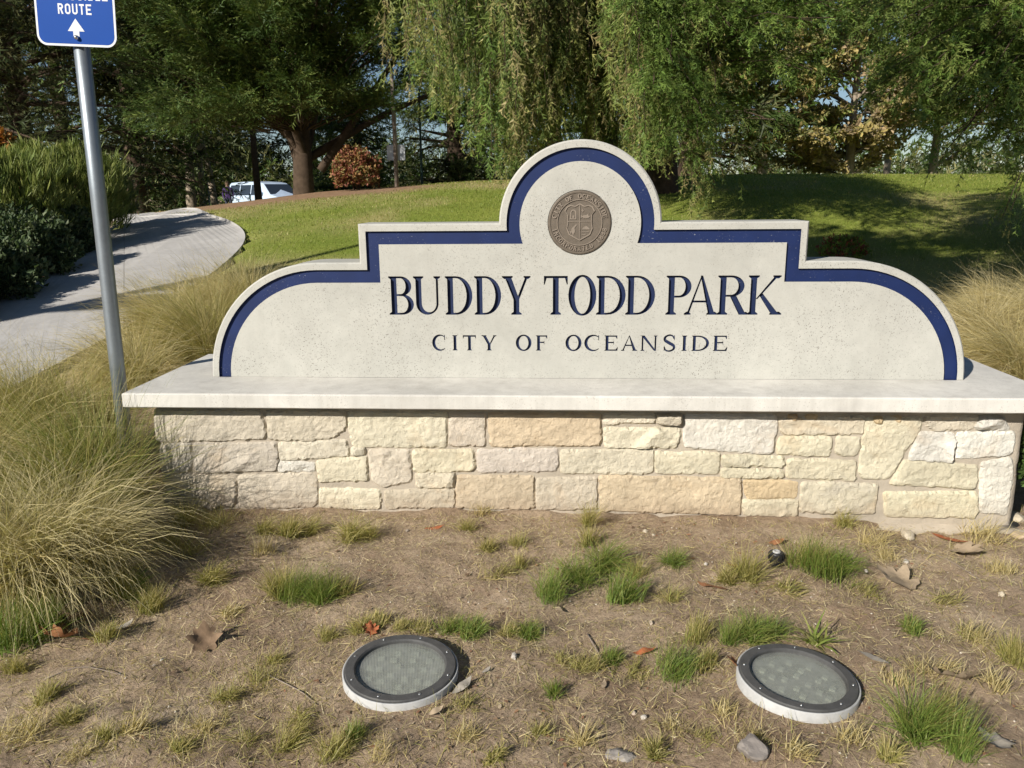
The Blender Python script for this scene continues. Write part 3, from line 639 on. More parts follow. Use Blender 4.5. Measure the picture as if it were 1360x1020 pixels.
STONES=[
 ('g',[(-1.641, -0.09), (-1.224, -0.087), (-1.211, -0.167), (-1.219, -0.201), (-1.607, -0.215), (-1.65, -0.21)]),
 ('p',[(-1.2, -0.091), (-0.902, -0.089), (-0.892, -0.116), (-0.897, -0.159), (-0.951, -0.194), (-1.047, -0.205), (-1.198, -0.204)]),
 ('c',[(-0.884, -0.094), (-0.505, -0.092), (-0.506, -0.227), (-0.867, -0.228), (-0.879, -0.183)]),
 ('p',[(-0.49, -0.091), (-0.357, -0.092), (-0.358, -0.219), (-0.493, -0.221)]),
 ('t',[(-0.344, -0.094), (0.078, -0.091), (0.082, -0.213), (-0.335, -0.222)]),
 ('c',[(0.089, -0.094), (0.281, -0.092), (0.28, -0.123), (0.092, -0.129)]),
 ('c',[(0.288, -0.092), (0.38, -0.093), (0.377, -0.125), (0.291, -0.125)]),
 ('y',[(0.093, -0.148), (0.378, -0.148), (0.379, -0.172), (0.367, -0.222), (0.099, -0.22)]),
 ('w',[(0.392, -0.094), (0.727, -0.094), (0.734, -0.131), (0.723, -0.235), (0.661, -0.241), (0.397, -0.215)]),
 ('p',[(0.739, -0.103), (1.047, -0.096), (1.049, -0.16), (0.753, -0.164)]),
 ('y',[(0.744, -0.175), (0.939, -0.176), (0.936, -0.247), (0.743, -0.242)]),
 ('y',[(0.956, -0.171), (1.043, -0.175), (1.042, -0.241), (1.005, -0.246), (0.956, -0.238)]),
 ('c',[(1.052, -0.099), (1.257, -0.099), (1.251, -0.15), (1.207, -0.227), (1.165, -0.327), (1.146, -0.337), (1.057, -0.331), (1.048, -0.306)]),
 ('c',[(1.272, -0.092), (1.456, -0.091), (1.443, -0.141), (1.301, -0.142), (1.267, -0.116)]),
 ('w',[(1.466, -0.093), (1.547, -0.097), (1.572, -0.142), (1.464, -0.137), (1.451, -0.131)]),
 ('w',[(1.251, -0.154), (1.374, -0.157), (1.383, -0.178), (1.378, -0.264), (1.227, -0.259)]),
 ('w',[(1.388, -0.153), (1.589, -0.151), (1.597, -0.197), (1.588, -0.236), (1.393, -0.252)]),
 ('y',[(1.211, -0.265), (1.472, -0.28), (1.478, -0.31), (1.479, -0.369), (1.358, -0.364), (1.164, -0.356), (1.185, -0.322)]),
 ('w',[(1.49, -0.267), (1.596, -0.247), (1.604, -0.291), (1.603, -0.404), (1.6, -0.475), (1.506, -0.463), (1.498, -0.362)]),
 ('y',[(1.147, -0.391), (1.484, -0.384), (1.497, -0.45), (1.493, -0.484), (1.161, -0.486)]),
 ('y',[(0.839, -0.353), (1.12, -0.358), (1.119, -0.475), (0.844, -0.473)]),
 ('y',[(0.538, -0.251), (0.765, -0.253), (0.769, -0.291), (0.54, -0.291)]),
 ('y',[(0.541, -0.299), (0.767, -0.31), (0.771, -0.334), (0.543, -0.337)]),
 ('y',[(0.784, -0.262), (1.035, -0.267), (1.038, -0.343), (0.785, -0.336)]),
 ('o',[(0.626, -0.351), (0.827, -0.351), (0.827, -0.415), (0.646, -0.422)]),
 ('y',[(0.626, -0.431), (0.832, -0.424), (0.837, -0.487), (0.634, -0.488)]),
 ('g',[(-0.387, -0.239), (-0.083, -0.229), (-0.08, -0.283), (-0.085, -0.32), (-0.383, -0.327)]),
 ('y',[(-0.068, -0.236), (0.281, -0.232), (0.282, -0.325), (-0.066, -0.327)]),
 ('y',[(0.291, -0.24), (0.531, -0.242), (0.53, -0.322), (0.293, -0.322)]),
 ('t',[(-0.469, -0.346), (-0.173, -0.343), (-0.169, -0.474), (-0.472, -0.475)]),
 ('p',[(-0.159, -0.352), (0.069, -0.344), (0.073, -0.473), (-0.159, -0.477)]),
 ('t',[(0.08, -0.339), (0.613, -0.343), (0.621, -0.487), (0.087, -0.478)]),
 ('g',[(-1.635, -0.225), (-1.515, -0.221), (-1.515, -0.309), (-1.533, -0.339), (-1.646, -0.341)]),
 ('g',[(-1.499, -0.224), (-1.172, -0.218), (-1.167, -0.255), (-1.181, -0.33), (-1.498, -0.341), (-1.509, -0.299)]),
 ('c',[(-1.161, -0.218), (-0.894, -0.203), (-0.887, -0.267), (-1.163, -0.287)]),
 ('c',[(-0.875, -0.234), (-0.825, -0.234), (-0.829, -0.263), (-0.877, -0.262)]),
 ('w',[(-1.167, -0.295), (-1.023, -0.298), (-1.025, -0.331), (-1.17, -0.333)]),
 ('y',[(-1.014, -0.288), (-0.822, -0.271), (-0.82, -0.366), (-1.015, -0.375)]),
 ('p',[(-0.807, -0.243), (-0.651, -0.245), (-0.648, -0.368), (-0.761, -0.39), (-0.803, -0.37)]),
 ('y',[(-0.636, -0.245), (-0.406, -0.239), (-0.4, -0.306), (-0.418, -0.324), (-0.635, -0.328)]),
 ('p',[(-0.63, -0.338), (-0.479, -0.332), (-0.485, -0.391), (-0.628, -0.393)]),
 ('p',[(-1.637, -0.351), (-1.368, -0.362), (-1.348, -0.377), (-1.36, -0.48), (-1.46, -0.493), (-1.647, -0.484)]),
 ('p',[(-1.334, -0.357), (-1.037, -0.338), (-1.019, -0.358), (-1.025, -0.454), (-1.046, -0.48), (-1.341, -0.492)]),
 ('y',[(-1.015, -0.403), (-0.906, -0.402), (-0.772, -0.405), (-0.775, -0.483), (-1.017, -0.483)]),
 ('p',[(-0.753, -0.41), (-0.481, -0.401), (-0.483, -0.475), (-0.751, -0.481)]),
 ('o',[(0.772, -0.092), (0.8, -0.091), (0.805, -0.104), (0.787, -0.109), (0.771, -0.104)]),
 ('o',[(0.837, -0.092), (0.877, -0.09), (0.882, -0.114), (0.861, -0.129), (0.837, -0.115)]),
 ('o',[(1.082, -0.097), (1.112, -0.097), (1.115, -0.113), (1.098, -0.119), (1.08, -0.11)]),
 ('o',[(1.141, -0.095), (1.179, -0.094), (1.183, -0.109), (1.165, -0.12), (1.143, -0.111)]),
]
def dist_edge(p, P):
    P = np.asarray(P); Q = np.roll(P, -1, axis=0); d = np.full(len(p), 9.0)
    for a_, b_ in zip(P, Q):
        ab = b_-a_; t = np.clip(((p-a_)@ab)/(ab@ab+1e-12), 0, 1); d = np.minimum(d, np.linalg.norm(p-(a_+t[:, None]*ab), axis=1))
    return d
def make_stone(P, seed, proud, facing='y-'):
    """a rock-faced block: chipped planes, rounded arrises, irregular outline"""
    rs = np.random.default_rng(seed); P = np.asarray(P, dtype=float)
    ctr = P.mean(0); size = np.sqrt(max(np.ptp(P[:, 0])*np.ptp(P[:, 1]), 1e-5))
    R = []
    for a_, b_ in zip(P, np.roll(P, -1, axis=0)):
        k = max(2, int(np.linalg.norm(b_-a_)/.009)); R += [a_+(b_-a_)*t for t in np.arange(k)/k]
    R = np.array(R)
    for _ in range(1): R = .25*np.roll(R, 1, axis=0)+.5*R+.25*np.roll(R, -1, axis=0)
    tg = np.roll(R, -1, axis=0)-np.roll(R, 1, axis=0); nrm = np.stack([tg[:, 1], -tg[:, 0]], -1); nrm /= np.linalg.norm(nrm, axis=1)[:, None]+1e-9
    if ((R-ctr)*nrm).sum() < 0: nrm = -nrm
    R = R+nrm*.0058+nrm*(.010*fbm(R[:, 0]*38+seed, R[:, 1]*38, seed, 3))[:, None]+nrm*.002
    lo, hi = R.min(0), R.max(0); st = .0085
    gx_, gy_ = np.meshgrid(np.arange(lo[0], hi[0], st), np.arange(lo[1], hi[1], st)); q = np.stack([gx_.ravel(), gy_.ravel()], -1)
    q = q+rs.uniform(-.3, .3, q.shape)*st; q = q[inside_poly(q[:, 0], q[:, 1], R)]
    if len(q): q = q[dist_edge(q, R) > st*.55]
    v, f = fill_poly(R, q); d = dist_edge(v, R)
    # chipped planes: the lowest of several tilted cuts through the face, plus coarse lumps
    k = 5+int(size/.03); H = np.full(len(v), proud)
    wv = v+.014*np.stack([fbm(v[:, 0]*30, v[:, 1]*30, seed+3, 3), fbm(v[:, 0]*30, v[:, 1]*30, seed+5, 3)], -1)
    for _ in range(k):
        c_ = np.array([rs.uniform(lo[0], hi[0]), rs.uniform(lo[1], hi[1])]); g_ = rs.normal(0, .36, 2); off = rs.uniform(.002, .018)
        H = np.minimum(H, proud-.010+off+(wv-c_)@g_)
    H = np.maximum(H, proud*.30)
    H += .012*fbm(v[:, 0]*14, v[:, 1]*22, seed+11, 4)+.006*fbm(v[:, 0]*75, v[:, 1]*75, seed+12, 3)
    edge = 1-np.exp(-d/.0030); H = H*edge - .004*(1-edge)
    n0 = len(v); V = np.column_stack([v[:, 0], -H, v[:, 1]])
    tris = [ccw(v, t) for t in f]; ed = {}
    for t in tris:
        for i, j in ((t[0], t[1]), (t[1], t[2]), (t[2], t[0])): ed[(i, j)] = 1
    bd = [(i, j) for (i, j) in ed if (j, i) not in ed]
    back = {}; Vb = []
    for i, j in bd:
        for a_ in (i, j):
            if a_ not in back: back[a_] = n0+len(Vb); Vb.append((v[a_, 0]+(ctr[0]-v[a_, 0])*.02, .03, v[a_, 1]))
    tris += [(i, back[i], back[j], j) for i, j in bd]
    return np.vstack([V, np.array(Vb)]), tris
def add_stone(P, col, seed, xf=None, proud=None):
    rs = np.random.default_rng(seed); V, Fq = make_stone(P, seed, proud or rs.uniform(.024, .036))
    if xf is not None: V = xf(V)
    else: V = V + np.array([0, -.197, 0])
    c = np.array(SC[col])*rs.uniform(.92, 1.08)*np.array([1, rs.uniform(.99, 1.02), rs.uniform(.94, 1.0)])
    g_ = Geo(); g_.add(V, Fq, c); return obj('stone', g_.mesh('stone', smooth=False, col=True), M['stone'], core)
for i, (k, P) in enumerate(STONES): add_stone(P, k, 100+i, proud=(.022 if k == 'o' else None))
# the two ends and the back of the base
def xf_left(V): return np.column_stack([-1.634+V[:, 1], V[:, 0], V[:, 2]])
def xf_right(V): return np.column_stack([1.624-V[:, 1], V[:, 0], V[:, 2]])
def xf_back(V): return np.column_stack([V[:, 0], .398-V[:, 1], V[:, 2]])
sd = 300
for xf in (xf_left, xf_right):
    for z0, z1, xs in ((-.205, -.09, (-.17, .02, .20, .37)), (-.34, -.22, (-.17, .13, .37)), (-.49, -.355, (-.17, -.03, .22, .37))):
        for x0, x1 in zip(xs[:-1], xs[1:]):
            add_stone([(x0+.008, z0), (x1-.008, z0+.004), (x1-.008, z1), (x0+.008, z1-.004)], 'yw'[sd % 2], sd, xf); sd += 1
for z0, z1 in ((-.205, -.09), (-.34, -.22), (-.49, -.355)):
    xs = [-1.62]
    while xs[-1] < 1.3: xs.append(xs[-1]+random.uniform(.22, .5))
    xs.append(1.61)
    for x0, x1 in zip(xs[:-1], xs[1:]): add_stone([(x0+.008, z0), (x1-.008, z0), (x1-.008, z1), (x0+.008, z1)], 'ypwc'[sd % 4], sd, xf_back); sd += 1
# ------------------------------------------------------------------ route sign on its post
route = empty('route_sign', (-1.905, .02, float(gz(-1.905, .02))))
tag(route, 'blue and white route sign on a galvanized post beside the stone base', 'road sign')
zb = route.location.z
post = obj('post', Geo().tube([(0, 0, -.05), (.0075, 0, .6), (.017, 0, 1.2), (.030, 0, 2.15)], [.0288]*4, 24).mesh('post', smooth=True), M['galv'], route)
SW, SH_, CR = .152, .457, .038
board = empty('sign_board'); board.parent = route; board.location = (.032, -.040, 1.264-zb); board.rotation_euler = (0, math.radians(3.2), 0)
def rrect(x0, z0, x1, z1, r): return arc(x1-r, z0+r, r, r, -90, 0, 8)+arc(x1-r, z1-r, r, r, 0, 90, 8)+arc(x0+r, z1-r, r, r, 90, 180, 8)+arc(x0+r, z0+r, r, r, 180, 270, 8)
board_o, board_i = rrect(-SW, 0, SW, SH_, CR), rrect(-SW+.008, .008, SW-.008, SH_-.008, CR-.008)
obj('sign_plate', union_plate([board_o], 0, .003, cap_back=True).mesh('sign_plate'), M['sign_white'], board)
obj('blue_field', union_plate([board_i], -.0006, .0005).mesh('blue_field'), M['sign_blue'], board)
def sign_text(txt, xc, z0, h, width):
    ws = [{'I': .2, 'L': .52, 'T': .56}.get(c_, .62) for c_ in txt]; gap = .2; tot = sum(ws)+gap*(len(txt)-1); k = width/(tot*h); x = xc-width/2
    for c_, w in zip(txt, ws):
        obj('letter', union_plate([[(x+a_*h*k, z0+b_*h) for a_, b_ in P] for P in sans(c_, w)], -.0012, 0).mesh('letter'), M['sign_white'], board); x += (w+gap)*h*k
sign_text('ROUTE', .0, .110, .036, .127)
sign_text('ACCESSIBLE', .0, .159, .036, .255)
obj('arrow', union_plate([[(-.0115, .032), (.0115, .032), (.0115, .052), (.032, .052), (0, .096), (-.032, .052), (-.0115, .052)]], -.0012, 0).mesh('arrow'), M['sign_white'], board)
for z in (.030, SH_-.03):
    b = Geo().lathe([(0, -.014), (.006, -.013), (.0085, -.007), (.0085, 0)], 10); me = b.mesh('bolt', smooth=True)
    for vv in me.vertices: x, y, w = vv.co; vv.co = (x+.002, w-.001, z+y)
    obj('bolt', me, M['screw'], board)

# ------------------------------------------------------------------ buried lights
def well_light(label, x, y, z, tilt):
    t = empty('ground_light', (x, y, z)); t.rotation_euler = tilt; tag(t, label, 'light fixture', 'round ground lights aimed at the sign')
    R = .146
    obj('housing', Geo().lathe([(R-.004, -.16), (R-.002, -.06), (R, -.0005), (R-.001, .001), (R-.005, .001), (R-.006, -.02)], 64).mesh('housing', smooth=True), M['pvc'], t)
    ringg = Geo().lathe([(R-.0055, -.02), (R-.0055, .0035), (R-.008, .006), (.117, .0062), (.1135, .003), (.1125, -.008)], 64).mesh('trim_ring')
    obj('trim_ring', ringg, M['dark_metal'], t)
    obj('reflector_plate', Geo().lathe([(.112, -.014), (.088, -.019), (0, -.019)], 48).mesh('reflector_plate'), M['reflector'], t)
    for i, (u, w) in enumerate([(a_*math.cos(b_), a_*math.sin(b_)) for a_, k, o in ((.028, 4, .3), (.058, 7, .1), (.084, 11, .5)) for b_ in np.arange(k)*2*math.pi/k+o]):
        obj('diode', Geo().box(u-.008, u+.008, w-.007, w+.007, -.0185, -.0130).mesh('diode'), M['diode'], t)
    lens = obj('lens', Geo().lathe([(0, -.004), (.113, -.004), (.113, -.009), (0, -.009)], 48).mesh('lens'), M['lens'], t)
    for k in range(8):
        a_ = k*math.pi/4+.35
        obj('screw', Geo().lathe([(.0034, .0055), (.0034, .0072), (.0022, .008), (0, .008)], 8, center=(.128*math.cos(a_), .128*math.sin(a_), 0)).mesh('screw', smooth=True), M['screw'], t)
    return t
M['reflector'] = simple('reflector', (.36, .36, .32), .5, var=.2, vscale=40)
M['diode'] = simple('diode_square', (.85, .85, .78), .4, var=.1)
m, nt, p, out = mat_new('lens_glass'); co = nd(nt, 'ShaderNodeTexCoord').outputs['Object']
p.inputs['Base Color'].default_value = (.46, .47, .43, 1); p.inputs['Roughness'].default_value = .35
v = nd(nt, 'ShaderNodeTexVoronoi'); v.inputs['Scale'].default_value = 260; v.inputs['Randomness'].default_value = 0.0; nt.links.new(co, v.inputs['Vector'])
bump(nt, p, v.outputs['Distance'], .6, .003)
tb = nd(nt, 'ShaderNodeBsdfTransparent'); tb.inputs[0].default_value = (.86, .88, .84, 1)
mx = nd(nt, 'ShaderNodeMixShader'); nt.links.new(ramp(nt, noise_tex(nt, 18, 5, .7, co), [(.3, .28), (.7, .5)]), mx.inputs[0])
nt.links.new(tb.outputs[0], mx.inputs[1]); nt.links.new(p.outputs[0], mx.inputs[2]); nt.links.new(mx.outputs[0], out.inputs[0]); M['lens'] = m
well_light('round ground light left of the letters, a small red leaf beside its rim', -.476, -1.318, -.452, (math.radians(2.0), math.radians(1.0), .2))
well_light('round ground light on the right, strappy grass at its rim', .514, -1.314, -.452, (math.radians(2.5), math.radians(1.5), 1.0))

# ------------------------------------------------------------------ sprinkler
c = at(1030, 752); spk = empty('sprinkler_head', (c[0], c[1], c[2])); tag(spk, 'black pop-up sprinkler head in the soil by the stone base', 'sprinkler')
prof = [(.019, -.05), (.019, .018), (.0235, .020), (.0245, .046), (.022, .050), (.013, .050), (.012, .046), (.0, .046)]
obj('body', Geo().lathe(prof, 20).mesh('body'), M['black_plastic'], spk)
for k in range(14): a_ = k*math.pi/7; obj('grip_rib', Geo().box(-.0015, .0015, -.0262, -.0235, .021, .045).mesh('grip_rib'), M['black_plastic'], spk).rotation_euler = (0, 0, a_)
obj('nozzle_cap', Geo().lathe([(.0125, .044), (.0125, .0535), (.010, .055), (.005, .055), (.0045, .053), (0, .053)], 16).mesh('nozzle_cap', smooth=True), M['pvc'], spk)

# ------------------------------------------------------------------ grass
def blades(root, phi, th0, kap, L, W, seg, cb, ct, twist=None):
    """arching blades as tapering strips: root (n,3), heading phi, start lean th0, added bend kap, length L"""
    n = len(root); s = np.linspace(0, 1, seg+1); P = np.zeros((n, seg+1, 3)); P[:, 0] = root
    for k in range(seg):
        th = th0+kap*(s[k]+.5/seg)**1.2; d = np.stack([np.sin(th)*np.cos(phi), np.sin(th)*np.sin(phi), np.cos(th)], -1)
        P[:, k+1] = P[:, k]+d*(L/seg)[:, None]
    tw = twist if twist is not None else RNG.uniform(0, 2*math.pi, n)
    side = np.stack([-np.sin(phi)*np.cos(tw)+.0, np.cos(phi)*np.cos(tw), np.sin(tw)], -1)
    w = (W[:, None]*(1-s[None, :]**1.6*.92)/2)
    A = P+side[:, None, :]*w[..., None]; B = P-side[:, None, :]*w[..., None]
    V = np.stack([A, B], 2).reshape(-1, 3)
    b = (np.arange(n)*(seg+1)*2)[:, None]+(np.arange(seg)*2)[None, :]; b = b.ravel()
    F = np.stack([b, b+1, b+3, b+2], -1)
    C = cb[:, None, :]*(1-s)[None, :, None]+ct[:, None, :]*s[None, :, None]; C = np.repeat(C.reshape(-1, 3), 2, axis=0)
    return V, F, C
def pick(pal, n, jit=.15):
    pal = np.array(pal); c = pal[RNG.integers(0, len(pal), n)]; return np.clip(c*RNG.uniform(1-jit, 1+jit, (n, 1)), 0, 1)
GREEN = [(.14, .22, .04), (.17, .25, .045), (.21, .28, .06)]
OLIVE = [(.26, .27, .07), (.33, .31, .09), (.40, .35, .12)]
STRAW = [(.56, .45, .21), (.62, .52, .27), (.48, .38, .16)]
PALE = [(.68, .59, .37), (.62, .53, .31)]
def clump(name, label, cat, x, y, n, L, spread, bend, sweep=0.0, sw=0.0, rad=.09, W=.0032, cb=None, ct=None, seg=4, group=None, lean=.1, z=None):
    """one tussock; sweep is the heading it falls towards, sw how strongly"""
    r = rad*np.sqrt(RNG.uniform(0, 1, n))*RNG.choice([.7, 1.0, 1.35], n); a_ = RNG.uniform(0, 2*math.pi, n); e1, e2, ea = RNG.uniform(.65, 1.0), RNG.uniform(.9, 1.35), RNG.uniform(0, 3.1)
    root = np.stack([r*(e1*np.cos(a_)*math.cos(ea)-e2*np.sin(a_)*math.sin(ea)), r*(e1*np.cos(a_)*math.sin(ea)+e2*np.sin(a_)*math.cos(ea)), np.zeros(n)], -1)
    z0 = float(gz(x, y)) if z is None else z; root[:, 2] = gz(x+root[:, 0], y+root[:, 1])-z0-.006
    # locks: groups of blades that fall together
    nl = max(6, n//70); la = RNG.uniform(0, 2*math.pi, nl); lb = RNG.uniform(.55, 1.25, nl); ll = RNG.uniform(.75, 1.1, nl); li = RNG.integers(0, nl, n)
    phi = np.where(RNG.uniform(0, 1, n) < sw, sweep+RNG.normal(0, .55, n), la[li]+RNG.normal(0, .42, n)); odd = RNG.uniform(0, 1, n) < .07; phi = np.where(odd, RNG.uniform(0, 2*math.pi, n), phi)
    th0 = np.abs(RNG.normal(lean, spread, n)); kap = bend*lb[li]*RNG.uniform(.55, 1.45, n); kap = np.where(odd, kap*.4, kap); Ln = L*ll[li]*RNG.uniform(.55, 1.08, n)
    V, F, C = blades(root, phi, th0, kap, Ln, W*RNG.uniform(.6, 1.2, n), seg, pick(cb, n), pick(ct, n))
    floor = np.where(inside_poly(x+V[:, 0], y+V[:, 1], WALK), base_h(x+V[:, 0], y+V[:, 1])+.030, gz(x+V[:, 0], y+V[:, 1])+.004)-z0; V[:, 2] = np.maximum(V[:, 2], floor)
    o = obj(name, np_mesh(name, V, F, C), M['grass'], loc=(x, y, z0)); tag(o, label, cat, group); return o
LEFT = math.pi*1.0
FG = [ # px, py of the root, blades, length, bend, sweep heading, strength, base palette, tip palette, label
 (22, 800, 3400, .60, 2.4, math.pi*1.05, .45, STRAW+OLIVE, PALE, 'nearest pale feather grass mound, cascading at the left edge'),
 (98, 772, 2600, .52, 2.3, math.pi*1.25, .35, OLIVE+STRAW, PALE, 'straw-pale feather grass mound spilling forward onto the soil'),
 (92, 722, 2500, .60, 2.0, math.pi*1.0, .5, GREEN+OLIVE+OLIVE, OLIVE+STRAW, 'green feather grass mound against the left end of the stone base'),
 (-30, 700, 2600, .74, 2.1, math.pi*.95, .5, OLIVE+STRAW, STRAW+PALE, 'feather grass mound cut by the left edge, second from the front'),
 (45, 645, 3200, .74, 1.4, math.pi*.9, .3, OLIVE, OLIVE+STRAW+STRAW, 'upright yellow-green feather grass mound standing left of the sign post'),
 (140, 694, 1400, .62, .8, math.pi*1.0, .45, GREEN+OLIVE, OLIVE+GREEN+STRAW, 'dark green feather grass tucked under the left end of the cap slab'),
 (-70, 610, 2000, .74, 1.6, math.pi, .3, OLIVE+STRAW, STRAW+PALE, 'feather grass mound at the left edge beside the walk'),
 (100, 625, 2300, .70, 1.4, math.pi*.9, .3, OLIVE, STRAW+OLIVE, 'feather grass around the foot of the sign post'),
 (185, 535, 2400, .68, 1.8, math.pi*.95, .5, OLIVE+STRAW, STRAW+PALE, 'tawny feather grass mound behind the sign post by the walk'),
 (285, 500, 2800, .84, 1.8, math.pi*.9, .4, OLIVE+STRAW, STRAW+OLIVE, 'golden feather grass mound behind the left curve of the sign'),
 (230, 470, 2800, .74, 1.7, math.pi*.95, .4, OLIVE+STRAW, PALE+STRAW, 'straw-coloured feather grass mound spilling onto the walk'),
 (335, 445, 2800, .76, 1.6, math.pi*.8, .35, OLIVE+STRAW, PALE+STRAW, 'pale feather grass mound farthest along the walk edge'),
 (280, 430, 2000, .62, 1.5, math.pi*.9, .3, STRAW+OLIVE, PALE+STRAW, 'small feather grass mound at the bend of the walk'),
 (380, 420, 1500, .50, 1.4, math.pi*.7, .3, STRAW, PALE, 'thin blond feather grass beside the top of the left curve of the sign'),
 (318, 390, 420, .36, 1.0, math.pi*.5, .2, OLIVE+GREEN, OLIVE+STRAW, 'small upright yellow-green tuft on the edge of the walk'),
 (1350, 520, 2200, .72, 2.0, math.pi*.9, .4, STRAW+OLIVE, STRAW+PALE, 'golden feather grass mound behind the right end of the cap slab'),
 (1300, 470, 2200, .66, 2.0, math.pi*1.1, .4, STRAW, PALE+STRAW, 'straw feather grass mound right behind the right curve of the sign'),
 (1390, 455, 1800, .7, 2.0, math.pi*.9, .4, STRAW+OLIVE, PALE+STRAW, 'straw feather grass mound cut by the right edge'),
 (1330, 425, 1200, .5, 1.8, math.pi, .3, STRAW, PALE+STRAW, 'low dry grass mound on the lawn right of the sign'),
 (455, 415, 900, .50, .9, math.pi*.5, .2, STRAW, PALE, 'thin dry grass showing above the left shoulder of the sign'),
]
for px, py, n, L, bend, swp, sw, cb, ct, label in FG:
    q = at(px, py); clump('feather_grass', label, 'grass mound', q[0], q[1], n, L, .30, bend, swp, sw, rad=.10, cb=cb, ct=ct, group='feather grass mounds round the sign')

# tufts in the bare bed: px, py, height in photo pixels, width in photo pixels, kind
TUFTS = [(395, 800, 58, 50, 'g'), (428, 802, 55, 40, 'g'), (452, 792, 38, 30, 'o'), (372, 795, 40, 30, 'o'), (730, 795, 48, 55, 'g'), (765, 775, 62, 60, 'g'), (800, 760, 60, 40, 'g'),
 (826, 800, 58, 34, 'g'), (845, 770, 40, 24, 'o'), (893, 750, 34, 30, 'g'), (628, 845, 36, 40, 'g'), (598, 840, 24, 26, 'g'), (702, 850, 28, 30, 'g'), (672, 846, 18, 24, 'o'),
 (990, 770, 48, 32, 'o'), (1085, 765, 62, 60, 'g'), (1068, 750, 55, 40, 'o'), (1108, 762, 50, 40, 'g'), (970, 855, 42, 34, 'g'), (1000, 852, 46, 44, 'g'), (1022, 848, 40, 26, 'g'),
 (895, 898, 44, 50, 'g'), (925, 850, 36, 30, 'o'), (938, 890, 30, 34, 'o'), (1215, 980, 72, 50, 'g'), (1240, 972, 60, 40, 'o'), (1272, 1003, 64, 32, 'g'), (467, 715, 36, 32, 'o'),
 (490, 716, 28, 20, 'o'), (285, 700, 34, 50, 'o'), (250, 735, 26, 30, 'd'), (350, 735, 34, 18, 's'), (385, 712, 30, 30, 'o'), (410, 712, 28, 24, 'o'), (350, 708, 24, 30, 'o'),
 (245, 700, 40, 30, 'o'), (220, 730, 34, 30, 'o'), (170, 790, 44, 40, 'g'), (155, 795, 40, 30, 'o'), (200, 815, 36, 34, 'o'), (280, 775, 32, 36, 'o'), (305, 818, 22, 20, 's'),
 (20, 860, 64, 60, 'g'), (55, 850, 52, 40, 'g'), (20, 895, 26, 24, 'o'), (140, 850, 22, 34, 'o'), (175, 975, 34, 24, 's'), (140, 985, 22, 20, 'o'), (300, 930, 26, 30, 'o'),
 (345, 905, 30, 40, 'd'), (365, 880, 26, 26, 'o'), (270, 970, 26, 30, 's'), (240, 1000, 24, 28, 'o'), (380, 1000, 44, 30, 'o'), (395, 965, 30, 30, 'd'), (445, 1005, 40, 44, 'o'), (470, 985, 30, 30, 'g'),
 (505, 1010, 30, 24, 's'), (620, 980, 26, 26, 's'), (655, 1010, 26, 26, 'o'), (615, 940, 22, 24, 'd'), (735, 930, 26, 22, 'g'), (715, 975, 26, 24, 'o'), (772, 990, 40, 16, 's'),
 (780, 890, 24, 34, 'o'), (810, 880, 22, 30, 'g'), (845, 900, 22, 24, 'd'), (745, 880, 16, 20, 'd'), (620, 705, 26, 18, 'o'), (685, 725, 26, 22, 'o'), (648, 730, 22, 20, 'o'), (660, 765, 24, 26, 'd'),
 (690, 755, 24, 24, 'o'), (640, 685, 24, 14, 's'), (780, 700, 34, 26, 'o'), (780, 725, 30, 24, 'o'), (890, 800, 26, 26, 'd'), (965, 775, 26, 26, 'o'), (1045, 785, 26, 26, 'd'),
 (1160, 725, 34, 26, 's'), (1175, 745, 26, 22, 's'), (1210, 840, 22, 26, 'g'), (1255, 800, 20, 24, 'd'), (1300, 850, 30, 26, 's'), (1345, 880, 36, 26, 'o'), (1320, 915, 26, 22, 's'),
 (1225, 895, 26, 24, 's'), (1260, 890, 24, 20, 's'), (1290, 850, 20, 24, 'd'), (1190, 910, 22, 22, 's'), (1330, 760, 24, 26, 's'), (1305, 715, 28, 30, 's'), (1120, 700, 30, 24, 'o'), (1150, 790, 22, 22, 'd'),
 (960, 950, 26, 24, 's'), (1000, 985, 28, 24, 's'), (930, 985, 24, 24, 'd'), (1060, 1005, 32, 24, 's'), (1130, 985, 26, 26, 's'), (890, 965, 22, 26, 's'), (870, 1005, 30, 30, 'o'), (1180, 1010, 30, 26, 'o'),
 (90, 960, 26, 30, 'o'), (30, 985, 40, 50, 's'), (60, 930, 22, 30, 'o'), (110, 1005, 26, 30, 's'), (330, 990, 24, 20, 'd'), (560, 840, 20, 30, 'o'), (530, 835, 18, 26, 'o'), (480, 838, 26, 26, 'o'), (435, 850, 26, 24, 'o'), (500, 830, 18, 30, 'o')]
PAL = {'g': (GREEN, GREEN+OLIVE), 'o': (OLIVE, OLIVE+STRAW), 's': (STRAW, PALE+STRAW), 'd': (OLIVE+STRAW, OLIVE+[(.22, .19, .09)])}
NAMED = {(765, 775): 'large bright green grass tuft in the bed below the letters', (395, 800): 'large green grass tuft in the bed above and left of the left ground light', (1085, 765): 'full green grass tuft right beside the black sprinkler head',
         (1215, 980): 'tall green grass tuft near the lower right corner', (1000, 852): 'green grass tuft just behind the right ground light', (20, 860): 'green grass tuft at the left edge in front of the feather grass',
         (895, 898): 'green grass tuft just left of the right ground light'}
ORD = ['leftmost', 'second', 'third', 'fourth', 'fifth', 'sixth', 'seventh', 'eighth', 'ninth', 'tenth', 'eleventh', 'twelfth', 'thirteenth', 'fourteenth', 'fifteenth', 'sixteenth']
def row_of(py): return 'close to the base' if py < 738 else ('level with the sprinkler' if py < 782 else ('in mid bed' if py < 848 else ('level with the ground lights' if py < 925 else 'at the front')))
